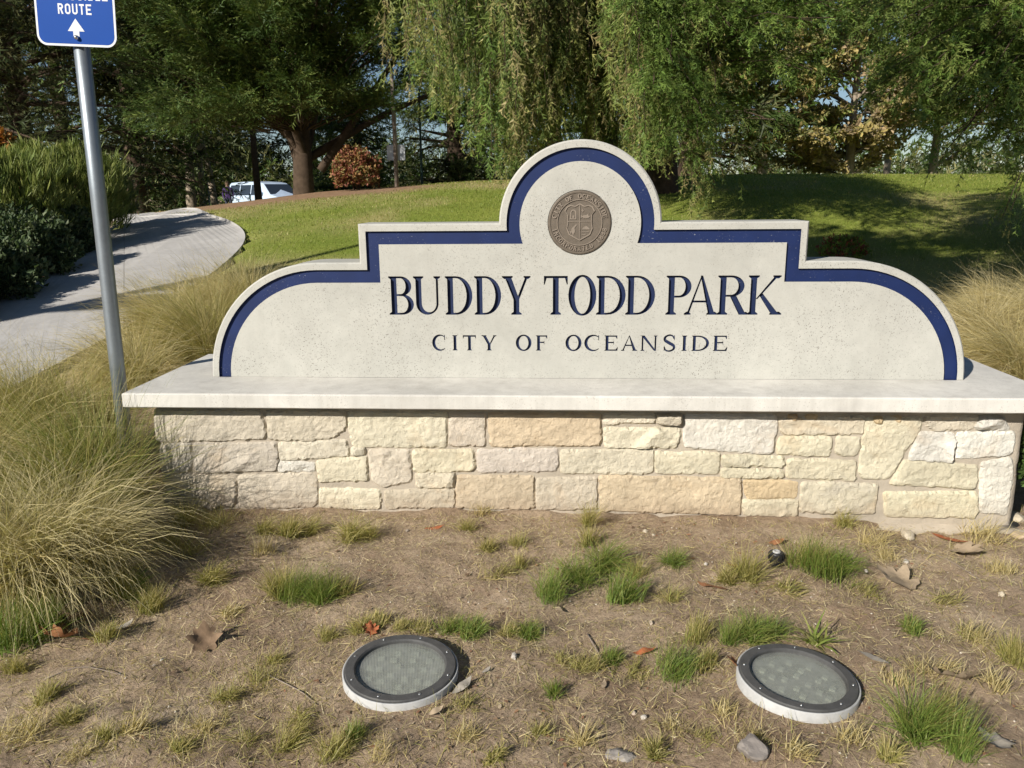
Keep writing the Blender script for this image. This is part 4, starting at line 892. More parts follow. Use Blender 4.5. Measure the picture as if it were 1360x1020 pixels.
def nth(items, px, py):
    row = sorted(i[0]+i[1]*1e-4 for i in items if row_of(i[1]) == row_of(py)); k = row.index(px+py*1e-4) if px+py*1e-4 in row else 0; return ORD[k] + (' of them' if k == 0 else ' of them from the left')
TN_ = {'g': 'green grass tuft', 'o': 'yellow-green grass tuft', 's': 'dry straw tuft', 'd': 'dull flattened grass tuft'}
for px, py, hpx, wpx, k in TUFTS:
    q = at(px, py); dist = np.linalg.norm(q-CAM); h = hpx*dist/CAM_F*1.12; w = wpx*dist/CAM_F
    n = int(np.clip(2600*w*1.5, 60, 330)*(1.25 if k == 'g' else 1.0))
    lab = NAMED.get((px, py)) or f"{TN_[k]} {row_of(py)}, {nth([t_ for t_ in TUFTS if t_[4] == k and (t_[0], t_[1]) not in NAMED], px, py)}"
    sparse = k in 'sd'; nn = int(n*(.5 if sparse else RNG.uniform(.7, 1.15)))
    clump('grass_tuft', lab, 'grass tuft', q[0], q[1], max(nn, 30), h*RNG.uniform(.85, 1.15), RNG.uniform(.25, .5) if k != 'd' else .7, RNG.uniform(.4, 1.3), RNG.uniform(-.4, 1.0), RNG.uniform(.1, .45), rad=w*(.36 if not sparse else .55)*RNG.uniform(.85, 1.25), W=RNG.uniform(.0018, .0034), cb=PAL[k][0], ct=PAL[k][1], seg=3, group={'g': 'green tufts in the bed', 'o': 'yellow-green tufts in the bed', 's': 'straw tufts in the bed', 'd': 'dull tufts in the bed'}[k], lean=RNG.uniform(.05, .3))
# broad-bladed tuft at the right light's rim
q = at(1085, 858); n = 34
V, F, C = blades(np.column_stack([RNG.normal(0, .012, n), RNG.normal(0, .010, n), np.full(n, .0)]), RNG.uniform(0, 2*math.pi, n), RNG.uniform(.5, 1.25, n), RNG.uniform(.2, .8, n), RNG.uniform(.05, .125, n), RNG.uniform(.005, .009, n), 4, pick([(.20, .26, .05), (.26, .30, .07)], n), pick([(.16, .24, .04), (.38, .36, .12)], n), RNG.normal(0, .4, n))
tag(obj('strappy_grass', np_mesh('strappy_grass', V, F, C), M['grass'], loc=tuple(q)), 'broad-bladed yellow-green grass at the rim of the right ground light', 'grass tuft')

# loose straw and grit on the bed: nobody could count it
def scatter(n, x0, x1, y0, y1, seed=90, thr=.0):
    x = RNG.uniform(x0, x1, n*2); y = RNG.uniform(y0, y1, n*2); keep = fbm(x*2.2, y*2.2, seed, 3)+RNG.uniform(-.22, .22, n*2) > thr
    keep &= (np.hypot(x+.476, y+1.318) > .15) & (np.hypot(x-.514, y+1.314) > .15) & ~((np.abs(x) < 1.66) & (y > -.24))
    return x[keep], y[keep]
x, y = scatter(46000, -2.3, 2.3, -2.2, .0, 90, -.08); n = len(x)
root = np.column_stack([x, y, gz(x, y)+.002])
V, F, C = blades(root, RNG.uniform(0, 2*math.pi, n), RNG.uniform(1.0, 1.6, n), RNG.uniform(-.2, .6, n), RNG.uniform(.01, .045, n)*RNG.uniform(.6, 1.2, n), RNG.uniform(.0008, .0017, n), 1, pick(STRAW+PALE+[(.36, .27, .16), (.22, .15, .09), (.14, .09, .055), (.30, .22, .14)], n, .2), pick(PALE+STRAW+[(.30, .22, .14), (.18, .12, .07)], n, .2), RNG.normal(0, .4, n))
V[:, 2] = np.maximum(V[:, 2], gz(V[:, 0], V[:, 1])+.001)
tag(obj('loose_straw', np_mesh('loose_straw', V, F, C), M['straw']), 'loose dry straw scattered over the bare soil bed', 'straw', kind='stuff')
x, y = scatter(24000, -2.3, 2.3, -2.2, .0, 140, .0)
tq = np.array([at(t_[0], t_[1])[:2] for t_ in TUFTS]); ti = RNG.integers(0, len(tq), 9000); tx_ = tq[ti]+RNG.normal(0, 1, (9000, 2))*RNG.uniform(.02, .09, (9000, 1))
ok = (np.hypot(tx_[:, 0]+.476, tx_[:, 1]+1.318) > .15) & (np.hypot(tx_[:, 0]-.514, tx_[:, 1]+1.314) > .15) & (tx_[:, 1] < -.24); x = np.concatenate([x, tx_[ok, 0]]); y = np.concatenate([y, tx_[ok, 1]]); n = len(x)
V, F, C = blades(np.column_stack([x, y, gz(x, y)]), RNG.uniform(0, 2*math.pi, n), np.abs(RNG.normal(.8, .45, n)), RNG.uniform(.2, 1.2, n), RNG.uniform(.012, .05, n), RNG.uniform(.001, .002, n), 2, pick(OLIVE+STRAW+[(.28, .22, .12)], n, .2), pick(STRAW+PALE+OLIVE, n, .2))
tag(obj('thin_dry_grass', np_mesh('thin_dry_grass', V, F, C), M['grass']), 'thin short dry grass over the bare soil bed', 'grass', kind='stuff')
def grit(n, smin, smax, name, label, seed):
    x, y = scatter(n, -2.3, 2.3, -2.2, .0, seed); n = len(x); s = RNG.uniform(smin, smax, n)*RNG.uniform(.5, 1, n)
    u = np.array([(1, 0, 0), (-1, 0, 0), (0, 1, 0), (0, -1, 0), (0, 0, .7), (0, 0, -.6)]); f = np.array([(0, 2, 4), (2, 1, 4), (1, 3, 4), (3, 0, 4), (2, 0, 5), (1, 2, 5), (3, 1, 5), (0, 3, 5)])
    V = (u[None]*RNG.uniform(.6, 1.2, (n, 6, 1)))*s[:, None, None]; r = RNG.uniform(0, 6.28, n)
    V = np.stack([V[..., 0]*np.cos(r)[:, None]-V[..., 1]*np.sin(r)[:, None], V[..., 0]*np.sin(r)[:, None]+V[..., 1]*np.cos(r)[:, None], V[..., 2]], -1)
    V += np.column_stack([x, y, gz(x, y)])[:, None, :]
    F = (np.arange(n)[:, None, None]*6+f[None]).reshape(-1, 3); C = np.repeat(pick([(.45, .38, .29), (.33, .25, .17), (.25, .18, .12), (.55, .49, .40)], n, .2), 6, axis=0)
    tag(obj(name, np_mesh(name, V.reshape(-1, 3), F, C), M['pebble']), label, 'gravel', kind='stuff')
x, y = scatter(4200, -2.3, 2.3, -2.2, .0, 210, .03); n = len(x); s_ = RNG.uniform(.004, .013, n)*RNG.uniform(.5, 1, n); a_ = RNG.uniform(0, 6.28, n)
u = np.array([(-1, 0, 0), (-.2, -.45, .25), (1, .1, .1), (.1, .5, .3)]); V = u[None]*RNG.uniform(.5, 1.3, (n, 4, 1))*s_[:, None, None]
V = np.stack([V[..., 0]*np.cos(a_)[:, None]-V[..., 1]*np.sin(a_)[:, None], V[..., 0]*np.sin(a_)[:, None]+V[..., 1]*np.cos(a_)[:, None], V[..., 2]], -1)+np.column_stack([x, y, gz(x, y)+.002])[:, None, :]
tag(obj('leaf_litter', np_mesh('leaf_litter', V.reshape(-1, 3), np.arange(4*n).reshape(-1, 4), np.repeat(pick([(.22, .14, .08), (.33, .23, .14), (.16, .10, .06), (.42, .33, .22), (.30, .15, .08)], n, .2), 4, axis=0)), M['dead_leaf']), 'crumbled brown leaf litter over the bare soil bed', 'leaf litter', kind='stuff')
grit(6000, .0015, .0055, 'grit', 'fine grit and crumbs of soil on the bed', 170)

# ------------------------------------------------------------------ stones, fallen leaves
def rock_mesh(r, seed, flat=.7, col=(.5, .44, .35), sub=2):
    import bmesh
    bm = bmesh.new(); bmesh.ops.create_icosphere(bm, subdivisions=sub, radius=1.0); rs = np.random.default_rng(seed); pl = rs.normal(0, 1, (7, 3)); pl /= np.linalg.norm(pl, axis=1)[:, None]
    ax = rs.uniform(.7, 1.25, 3)
    for v_ in bm.verts:
        q = np.array(v_.co); 
        for k in pl:
            d_ = q@k
            if d_ > .72: q = q-k*(d_-.72)
        q = q*ax*(1+.45*float(fbm(np.array(q[0]*2.5+seed), np.array(q[1]*2.5+q[2]*1.7), seed, 4))); v_.co = (q[0]*r, q[1]*r, q[2]*r*flat)
    me = bpy.data.meshes.new('rock'); bm.to_mesh(me); bm.free()
    a_ = me.color_attributes.new('Col', 'FLOAT_COLOR', 'POINT'); a_.data.foreach_set('color', np.tile(np.array([*col, 1.0], dtype=np.float32), len(me.vertices)))
    return me
PEB = [(541, 707, 5, 'g'), (865, 830, 6, 'p'), (683, 875, 8, 'w'), (937, 752, 5, 'w'), (1203, 748, 6, 'w'), (1205, 714, 14, 'c'), (848, 792, 7, 'p'), (1120, 690, 5, 'c'), (857, 708, 6, 'c'), (868, 712, 5, 'c'), (855, 955, 8, 'w'), (842, 950, 6, 'p'),
       (572, 840, 5, 'p'), (582, 842, 5, 'p'), (215, 880, 5, 'w'), (205, 885, 4, 'p'), (1330, 792, 7, 'c'), (1345, 690, 16, 'c'), (1352, 715, 12, 'o'), (1150, 762, 5, 'w'), (1142, 935, 5, 'p'), (225, 940, 4, 'w'), (1040, 905, 4, 'w')]
PC = {'g': (.28, .23, .18), 'p': (.40, .33, .26), 'w': (.47, .43, .37), 'c': (.50, .43, .32), 'o': (.48, .37, .24)}
for i, (px, py, r, k) in enumerate(PEB):
    q = at(px, py); d_ = np.linalg.norm(q-CAM); rr = r*.72*d_/CAM_F
    o = obj('pebble', rock_mesh(rr, 500+i, .65, PC[k], 1 if r < 8 else 2), M['pebble'], loc=(q[0], q[1], q[2]+rr*.25))
    lab = {14: 'flat cream stone fallen below the right part of the base', 16: 'rounded pale stone past the right end of the base', 12: 'tan stone past the right end of the base, nearer one'}.get(r, f"small pale pebble {row_of(py)}, {nth([t_ for t_ in PEB if t_[2] not in (14, 16, 12)], px, py)}")
    tag(o, lab, 'pebble', 'pebbles on the bed')
q = at(1000, 1002); o = obj('rock', rock_mesh(.034, 901, .6, (.24, .21, .185), 3), M['pebble'], loc=(q[0], q[1], q[2]+.008)); tag(o, 'grey lump of rock at the bottom edge below the right ground light', 'rock')
q = at(824, 1006); o = obj('rock', rock_mesh(.030, 903, .4, (.30, .27, .24), 3), M['pebble'], loc=(q[0], q[1], q[2])); tag(o, 'low grey rock half buried at the bottom edge between the lights', 'rock')

def leaf_mesh(kind, size, col, curl, seed):
    rs = np.random.default_rng(seed)
    if kind == 'lobed':
        pts = [(0, -.5), (.14, -.42), (.34, -.44), (.44, -.34), (.36, -.18), (.52, -.08), (.62, .08), (.54, .16), (.36, .16), (.40, .34), (.34, .46), (.22, .36), (.12, .50), (0, .66)]; P = pts+[(-x_, y_) for x_, y_ in pts[-2:0:-1]]
        P = [(x_*rs.uniform(.85, 1.12), y_*rs.uniform(.92, 1.08)) for x_, y_ in P]
    else:
        P = [(w_*math.sin(math.pi*t)*.16+.10*math.sin(2.2*t), t-.5) for w_, ts in ((1, np.linspace(0, 1, 9)), (-1, np.linspace(1, 0, 9)[1:-1])) for t in ts]
    lo, hi = np.min(P, 0), np.max(P, 0); gx_, gy_ = np.meshgrid(np.arange(lo[0], hi[0], .11), np.arange(lo[1], hi[1], .11)); q = np.stack([gx_.ravel(), gy_.ravel()], -1)
    q = q[inside_poly(q[:, 0], q[:, 1], np.array(P))] if kind == 'lobed' else q[:0]
    if len(q): q = q[dist_edge(q, np.array(P)) > .03]
    v, f = fill_poly(P, q); z = curl*(.9*v[:, 0]**2+.5*v[:, 1]**2)+.5*fbm(v[:, 0]*3.0+seed, v[:, 1]*3.0, seed, 3)*abs(curl)
    V = np.column_stack([v, z])*size; n = len(V); t_ = .0006
    V2 = np.vstack([V, V-np.array([0, 0, t_])]); F = [tuple(k) for k in f]+[tuple(i+n for i in k)[::-1] for k in f]
    g_ = Geo(); g_.add(V2, F, col)
    if kind == 'lobed': g_.tube([(0, -.48*size, 0), (.02*size, -.75*size, .02*size), (.06*size, -1.0*size, -.02*size)], .0011, 5, col)
    return g_.mesh('leaf', smooth=True, col=True)
BR = (.26, .17, .10); TN = (.42, .32, .21); RD = (.42, .13, .05); OR = (.40, .18, .08); GYL = (.44, .39, .32)
LEAVES = [ # px, py, kind, size px, colour, curl, tilt x, tilt y, heading, lift, label
 (272, 862, 'lobed', 46, BR, .9, 1.0, .15, .5, .028, 'curled brown lobed leaf standing on the soil, lower left'),
 (80, 855, 'lobed', 52, OR, 1.3, .5, .4, 2.0, .02, 'russet curled leaf in front of the feather grass'),
 (112, 800, 'lobed', 54, TN, .9, .35, .2, 1.2, .02, 'pale tan lobed leaf at the foot of the feather grass'),
 (100, 835, 'lobed', 44, BR, 1.1, .5, -.4, 3.9, .02, 'dark brown leaf under the pale tan leaf, far left'),
 (1262, 915, 'lobed', 56, TN, 1.0, .8, .2, 2.6, .03, 'large tan leaf behind the tall tuft, lower right'),
 (1190, 775, 'lobed', 62, TN, .7, .3, .1, .8, .012, 'broad tan leaf lying on the soil below the base on the right'),
 (1280, 738, 'lobed', 44, TN, .9, .3, .1, 4.0, .012, 'tan leaf near the right end of the base'),
 (1322, 995, 'lobed', 46, GYL, .7, .3, .1, 2.0, .012, 'pale grey leaf in the lower right corner'),
 (978, 895, 'lobed', 36, OR, .9, .7, .4, 1.2, .02, 'rust leaf tucked at the left rim of the right ground light'),
 (492, 842, 'lobed', 24, RD, 1.2, .8, .2, .4, .012, 'small red leaf just behind the left ground light'),
 (577, 703, 'blade', 30, RD, .6, .1, .2, -1.15, .008, 'red sliver of leaf on the soil below the cap, left of centre'),
 (855, 870, 'blade', 34, RD, 1.0, .2, .2, -1.2, .010, 'red-brown curled leaf midway between the ground lights'),
 (945, 785, 'blade', 44, OR, .8, .1, .2, 1.15, .012, 'long orange-brown leaf left of the sprinkler head'),
 (1030, 722, 'blade', 30, OR, .8, .2, .2, -.95, .010, 'orange-brown leaf right behind the sprinkler head'),
 (975, 758, 'blade', 26, OR, .8, .2, .2, 1.0, .010, 'short orange-brown leaf between two tufts left of the sprinkler'),
 (1262, 722, 'blade', 44, RD, .5, .1, .1, 1.2, .008, 'red-brown leaf strip on the soil near the right end of the base'),
 (612, 915, 'blade', 40, GYL, .7, .2, .3, -.5, .012, 'pale dry leaf strip right of the left ground light'),
 (578, 950, 'blade', 26, TN, 1.2, .5, .4, -.9, .014, 'small tan leaf under the rim of the left ground light'),
 (1158, 880, 'blade', 40, GYL, .6, .1, .1, 1.0, .010, 'pale leaf strip right of the right ground light'),
 (645, 893, 'blade', 18, GYL, .6, .1, .1, -.6, .008, 'tiny pale leaf on the soil right of the left ground light'),
 (800, 915, 'blade', 22, TN, .6, .1, .1, -.1, .008, 'tan leaf lying between the ground lights, nearer the right one'),
 (165, 835, 'blade', 26, GYL, .9, .3, .2, -.8, .012, 'grey leaf on the soil right of the feather grass'),
 (740, 812, 'blade', 22, TN, .6, .1, .1, .8, .008, 'small tan leaf below the large bright tuft')]
for i, (px, py, kind, s_, c_, curl, tx, ty, rz, lift, lab) in enumerate(LEAVES):
    q = at(px, py); d_ = np.linalg.norm(q-CAM); o = obj('fallen_leaf', leaf_mesh(kind, s_*(.72 if kind == 'lobed' else .9)*d_/CAM_F, tuple(k_*.8 for k_ in c_), curl*.75, 40+i), M['dead_leaf'], loc=(q[0], q[1], q[2]+lift))
    o.rotation_euler = (tx*.75, ty, rz); tag(o, lab, 'fallen leaf', 'fallen leaves on the bed')
TWIGS = [((1215, 728), (1268, 752), (1330, 792), 'long thin twig lying on the soil near the right end of the base'), ((1195, 900), (1215, 975), (1235, 1015), 'thin twig beside the tall tuft, lower right'),
         ((60, 905), (110, 890), (165, 900), 'thin twig on the soil, lower left'), ((355, 900), (400, 925), (420, 940), 'dark twig left of the left ground light'), ((780, 848), (800, 880), (812, 896), 'thin dry twig midway between the ground lights')]
for a_, b_, c_, lab in TWIGS:
    P = [at(*k)+np.array([0, 0, .005]) for k in (a_, b_, c_)]; q = spline([p_[:2] for p_ in P], 8); z = np.interp(np.arange(8), [0, 3.5, 7], [p_[2] for p_ in P])
    o = obj('twig', Geo().tube(np.column_stack([q, z])-P[0], np.linspace(.0020, .0008, 8), 6).mesh('twig', smooth=True), M['wood_post'], loc=tuple(P[0])); tag(o, lab, 'twig')

# ------------------------------------------------------------------ lawn
n = 270000
x = RNG.uniform(-11, 15, n); y = RNG.uniform(1.6, 17, n)
keep = (lawn_mask(x, y) > RNG.uniform(.1, .9, n)) & ~inside_poly(x, y, WALK) & (mulch_mask(x, y) < RNG.uniform(.2, .9, n)) & (RNG.uniform(0, 1, n) < np.clip(9/(y+2), .28, 1))
x, y = x[keep], y[keep]; n = len(x); dm = dry_mask(x, y)
g1 = pick([(.19, .25, .04), (.25, .29, .06), (.32, .33, .09)], n, .2); g2 = pick(STRAW, n, .2)*.85
f_ = (RNG.uniform(0, 1, n) < dm*.85)[:, None]; c_ = np.where(f_, g2, g1)
ph = RNG.uniform(0, 2*math.pi, n); L = RNG.uniform(.015, .038, n); wd = RNG.uniform(.005, .0095, n)*np.clip(y/6, .6, 1.8); le = RNG.uniform(.1, .9, n)
r0 = np.column_stack([x, y, gz(x, y)]); sd_ = np.column_stack([-np.sin(ph), np.cos(ph), 0*ph])*wd[:, None]/2; tip = r0+np.column_stack([np.sin(le)*np.cos(ph), np.sin(le)*np.sin(ph), np.cos(le)])*L[:, None]
V = np.stack([r0+sd_, r0-sd_, tip], 1).reshape(-1, 3)
tag(obj('lawn_grass', np_mesh('lawn_grass', V, np.arange(3*n).reshape(-1, 3), np.repeat(c_, 3, axis=0)), M['grass']), 'short mown lawn grass on the rise behind the sign', 'grass', kind='stuff')
# ------------------------------------------------------------------ trees and shrubs
def t_feather(n=9, L=.34, w=.06, seed=0, droop=.10):
    """a feathery spray along +x: a crooked twig with uneven needle-bearing side twigs"""
    rs = np.random.default_rng(seed); V = []; F = []
    def tri(a_, b_, c_): k = len(V); V.extend([tuple(a_), tuple(b_), tuple(c_)]); F.append((k, k+1, k+2))
    ph = rs.uniform(0, 6); bend = rs.uniform(-.16, .16)
    def ax(t): return np.array([t, bend*t*t+.02*math.sin(7*t+ph), -droop*t*t])
    tri(ax(0)+(0, -.014, 0), ax(0)+(0, .014, 0), ax(.55)); tri(ax(.4)+(0, -.01, 0), ax(.4)+(0, .01, 0), ax(1.0))
    for i in range(2*n):
        s_ = -1 if rs.uniform() < .5 else 1; t = rs.uniform(.03, .97); l = L*(1.05-.7*t)*rs.uniform(.45, 1.35); an = math.radians(rs.uniform(14, 66))
        b = ax(t); d = np.array([math.cos(an), s_*math.sin(an), rs.normal(0, .22)]); tip = b+d*l+np.array([0, 0, -droop*.4]); ww = w*rs.uniform(.6, 1.3)
        tri(b+(-ww/2, 0, 0), b+(ww/2, 0, rs.normal(0, .02)), tip)
    return np.array(V), np.array(F)
def t_tuft(n=12, seed=0, ang=48, w=.07):
    """a bushy spray: short twigs fanning round +x"""
    rs = np.random.default_rng(seed); V = []; F = []
    for i in range(n):
        a_ = math.radians(rs.uniform(0, ang)); r = rs.uniform(0, 2*math.pi); d = np.array([math.cos(a_), math.sin(a_)*math.cos(r), math.sin(a_)*math.sin(r)])
        b = np.array([rs.uniform(0, .35), 0, 0]); l = rs.uniform(.45, .8); q = np.cross(d, rs.normal(0, 1, 3)); q /= np.linalg.norm(q); k = len(V)
        V += [b-q*w*.4, b+q*w*.4, b+d*l*.6+q*w, b+d*l]; F += [(k, k+1, k+2), (k, k+2, k+3)]
    return np.array(V), np.array(F)
def t_leaf(n=5, seed=0, w=.30, l=.62):
    """a cluster of broad leaves"""
    rs = np.random.default_rng(seed); V = []; F = []
    for i in range(n):
        d = rs.normal(0, 1, 3); d[0] = abs(d[0])+.3; d /= np.linalg.norm(d); q = np.cross(d, rs.normal(0, 1, 3)); q /= np.linalg.norm(q); b = rs.uniform(-.2, .3, 3); k = len(V)
        up_ = np.cross(d, q)*.08
        V += [b, b+d*l*.5+q*w*.5+up_, b+d*l, b+d*l*.5-q*w*.5+up_]; F += [(k, k+1, k+2), (k, k+2, k+3)]
    return np.array(V), np.array(F)
TM = {'feather': [t_feather(8, .36, .085, s) for s in range(8)], 'spray': [t_feather(6, .38, .085, 80+s) for s in range(8)], 'needle': [t_feather(8, .30, .058, 90+s, .06) for s in range(8)], 'fine': [t_feather(8, .22, .06, 10+s, .05) for s in range(4)],
      'coarse': [t_feather(5, .42, .12, 20+s) for s in range(3)], 'tuft': [t_tuft(11, 30+s) for s in range(4)], 'bigtuft': [t_tuft(8, 40+s, 62, .11) for s in range(3)],
      'leaf': [t_leaf(5, 50+s) for s in range(4)], 'small': [t_leaf(6, 60+s, .19, .40) for s in range(4)], 'sprig': [t_tuft(7, 70+s, 28, .034) for s in range(3)]}
class Crown:
    def __init__(s): s.P = []; s.D = []; s.U = []; s.S = []; s.C = []
    def add(s, P, D, U, S, C): s.P.append(P); s.D.append(D); s.U.append(U); s.S.append(S); s.C.append(C)
    def build(s, name, kind, mat, parent, origin):
        P = np.concatenate(s.P); D = np.concatenate(s.D); U = np.concatenate(s.U); S = np.concatenate(s.S); C = np.concatenate(s.C)
        D = D/(np.linalg.norm(D, axis=1)[:, None]+1e-9); B = np.cross(D, U); B /= np.linalg.norm(B, axis=1)[:, None]+1e-9; N = np.cross(B, D)
        ts = TM[kind]; pick_ = RNG.integers(0, len(ts), len(P)); Vs, Fs, Cs = [], [], []; off = 0
        for k, (tv, tf) in enumerate(ts):
            i = np.where(pick_ == k)[0]
            if not len(i): continue
            V = P[i][:, None, :]+S[i][:, None, None]*(tv[None, :, 0:1]*D[i][:, None, :]+tv[None, :, 1:2]*B[i][:, None, :]+tv[None, :, 2:3]*N[i][:, None, :])
            Vs.append(V.reshape(-1, 3)); Fs.append((np.arange(len(i))[:, None, None]*len(tv)+tf[None]).reshape(-1, tf.shape[1])+off); off += len(i)*len(tv)
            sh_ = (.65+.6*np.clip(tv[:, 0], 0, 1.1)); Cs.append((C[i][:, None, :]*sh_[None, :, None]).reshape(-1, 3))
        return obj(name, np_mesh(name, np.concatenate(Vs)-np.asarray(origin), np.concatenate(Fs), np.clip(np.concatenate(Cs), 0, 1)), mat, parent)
def unit(v): v = np.asarray(v, dtype=float); return v/(np.linalg.norm(v)+1e-9)
def limb(start, az, el, length, droop, n=9, wig=.06):
    d = np.array([math.cos(el)*math.cos(az), math.cos(el)*math.sin(az), math.sin(el)]); P = [np.asarray(start, dtype=float)]
    for k in range(n-1):
        P.append(P[-1]+d*length/(n-1)); d = unit(d+np.array([RNG.normal(0, wig), RNG.normal(0, wig), -droop/(n-1)+RNG.normal(0, wig*.6)]))
    return np.array(P)
def along(P, t):
    s = np.linspace(0, 1, len(P)); pos = np.stack([np.interp(t, s, P[:, k]) for k in range(3)], -1); d = np.gradient(P, axis=0); dd = np.stack([np.interp(t, s, d[:, k]) for k in range(3)], -1)
    return pos, dd/(np.linalg.norm(dd, axis=1)[:, None]+1e-9)
def dress(crown, P, m, fs, pal, spread, upw, t0=.05, jit=.03):
    """sprays set along a branch, pointing forward and out"""
    t = np.linspace(t0, 1, m)+RNG.uniform(-.5, .5, m)/m*.9; t = np.clip(t, 0, 1); pos, d = along(P, t)
    D = d+RNG.normal(0, spread, (m, 3)); U = np.tile(upw, (m, 1))+RNG.normal(0, .5, (m, 3))
    crown.add(pos+RNG.normal(0, jit, (m, 3)), D, U, fs*RNG.uniform(.6, 1.25, m)*(1.1-.35*t), pick(pal, m, .22))
def bough(crown, wood, start, az, el, length, droop, r0, nsub, sublen, subdroop, nfr, fs, pal, t0=.22, lat=.9, subup=.1, spread=.32, upw=(0, 0, 1), thin=True, zmin=None):
    P = limb(start, az, el, length, droop); wood.tube(P, np.linspace(r0, r0*.18, len(P)), 4, cap=False)
    up_ = np.array([0, 0, 1.0]); dress(crown, P, max(3, nfr//2), fs, pal, spread, upw, .55)
    for k in range(nsub):
        t = t0+(1-t0)*(k+RNG.uniform(0, 1))/nsub; pos, d = along(P, np.array([t])); pos, d = pos[0], d[0]
        side = unit(np.cross(d, up_))*(1 if k % 2 else -1); sd_ = unit(d*.75+side*lat*RNG.uniform(.5, 1.2)+up_*(subup+RNG.normal(0, .12)))
        l = sublen*RNG.uniform(.6, 1.2)*(1.15-.55*t); Q = limb(pos, math.atan2(sd_[1], sd_[0]), math.asin(np.clip(sd_[2], -1, 1)), l, subdroop*RNG.uniform(.7, 1.3), 7, .09)
        if zmin is not None: Q[:, 2] = np.maximum(Q[:, 2], zmin+RNG.uniform(0, .25))
        if thin: wood.tube(Q, np.linspace(r0*.22+.004, .003, len(Q)), 3, cap=False)
        dress(crown, Q, max(3, int(nfr*l/sublen)), fs, pal, spread, upw)
def tree(name, label, base, th, tr, boughs, fol, mat='needles', bark='bark', lean=(0, 0), group=None, cat='tree', extra=None):
    t = empty(name, tuple(base)); tag(t, label, cat, group); cr = Crown(); wd = Geo()
    zs = np.linspace(-.3, th, 9); tp = np.stack([base[0]+lean[0]*np.clip(zs, 0, None)**1.2+RNG.normal(0, tr*.12, 9), base[1]+lean[1]*np.clip(zs, 0, None)+RNG.normal(0, tr*.12, 9), base[2]+zs], -1)
    rad = tr*(1-.75*np.clip(zs/th, 0, 1)); rad[:2] *= (1.2, 1.05); wd.tube(tp, rad, 12, cap=False)
    for b in boughs:
        b = dict(b); z = b.pop('z'); s = np.array([np.interp(z, zs, tp[:, k]) for k in range(3)]); bough(cr, wd, s, **b)
    if extra: extra(cr, wd, tp)
    wd.V = [v_-np.asarray(base) for v_ in wd.V]
    obj('trunk', wd.mesh('trunk', smooth=True), M[bark], t); cr.build('crown', fol, M[mat], t, base)
    return t
U = lambda a_, b_: float(RNG.uniform(a_, b_))
CYP = [(.066, .108, .024), (.092, .135, .030), (.050, .086, .018), (.125, .155, .038)]
CED = [(.115, .185, .034), (.15, .22, .042), (.085, .145, .027), (.18, .24, .055)]
WEEP = [(.23, .25, .065), (.28, .275, .088), (.17, .215, .052), (.30, .25, .105), (.12, .165, .04)]
DARK = [(.068, .085, .030), (.095, .102, .038), (.052, .070, .024), (.12, .115, .048)]
AUT = [(.44, .35, .13), (.38, .30, .11), (.30, .29, .11), (.44, .32, .18), (.28, .22, .12)]

def spot(px, py, dist):
    """a point in the air seen at a pixel, at a horizontal distance from the camera"""
    d = FWD + RIGHT*((px-680)/CAM_F) + UP*((510-py)/CAM_F); return CAM + d*dist/np.linalg.norm(d[:2])
def bough_to(cr, wd, s, e, sag, r0, nsub, sublen, subdroop, nfr, fs, pal, t0=.35, lat=.9, subup=.05, spread=.34, upw=(0, 0, 1), zmin=None, rise=.0):
    """a bough from the trunk out to a given tip, with side branches and sprays"""
    s = np.asarray(s, dtype=float); e = np.asarray(e, dtype=float); t = np.linspace(0, 1, 9)[:, None]
    P = s+(e-s)*t; P[:, 2] += (rise*np.sin(t[:, 0]*math.pi)-sag*t[:, 0]**3); P += RNG.normal(0, .03, P.shape)*np.sin(t*math.pi)
    wd.tube(P, np.linspace(r0, r0*.15, 9), 5, cap=False); up_ = np.array([0, 0, 1.0]); dress(cr, P, nfr, fs, pal, spread, upw, .6)
    for k in range(nsub):
        tt = t0+(1-t0)*(k+RNG.uniform(0, 1))/nsub; pos, d = along(P, np.array([tt])); pos, d = pos[0], d[0]
        side = unit(np.cross(d, up_))*(1 if k % 2 else -1); sd_ = unit(d*.75+side*lat*RNG.uniform(.4, 1.2)+up_*(subup+RNG.normal(0, .18)))
        l = sublen*RNG.uniform(.6, 1.2)*(1.15-.5*tt); Q = limb(pos, math.atan2(sd_[1], sd_[0]), math.asin(np.clip(sd_[2], -1, 1)), l, subdroop*RNG.uniform(.6, 1.4), 6, .09)
        if zmin is not None: Q[:, 2] = np.maximum(Q[:, 2], zmin+RNG.uniform(0, .25))
        dress(cr, Q, nfr, fs, pal, spread, upw)
def plan_tree(name, label, base, th, tr, plan, fol, lean=(0, 0), mat='needles', bark='bark'):
    """trunk plus whatever `plan` hangs on it"""
    return tree(name, label, base, th, tr, [], fol, mat, bark, lean, extra=plan)
def trunk_at(tp, z): return np.array([np.interp(z, tp[:, 2], tp[:, k]) for k in range(3)])

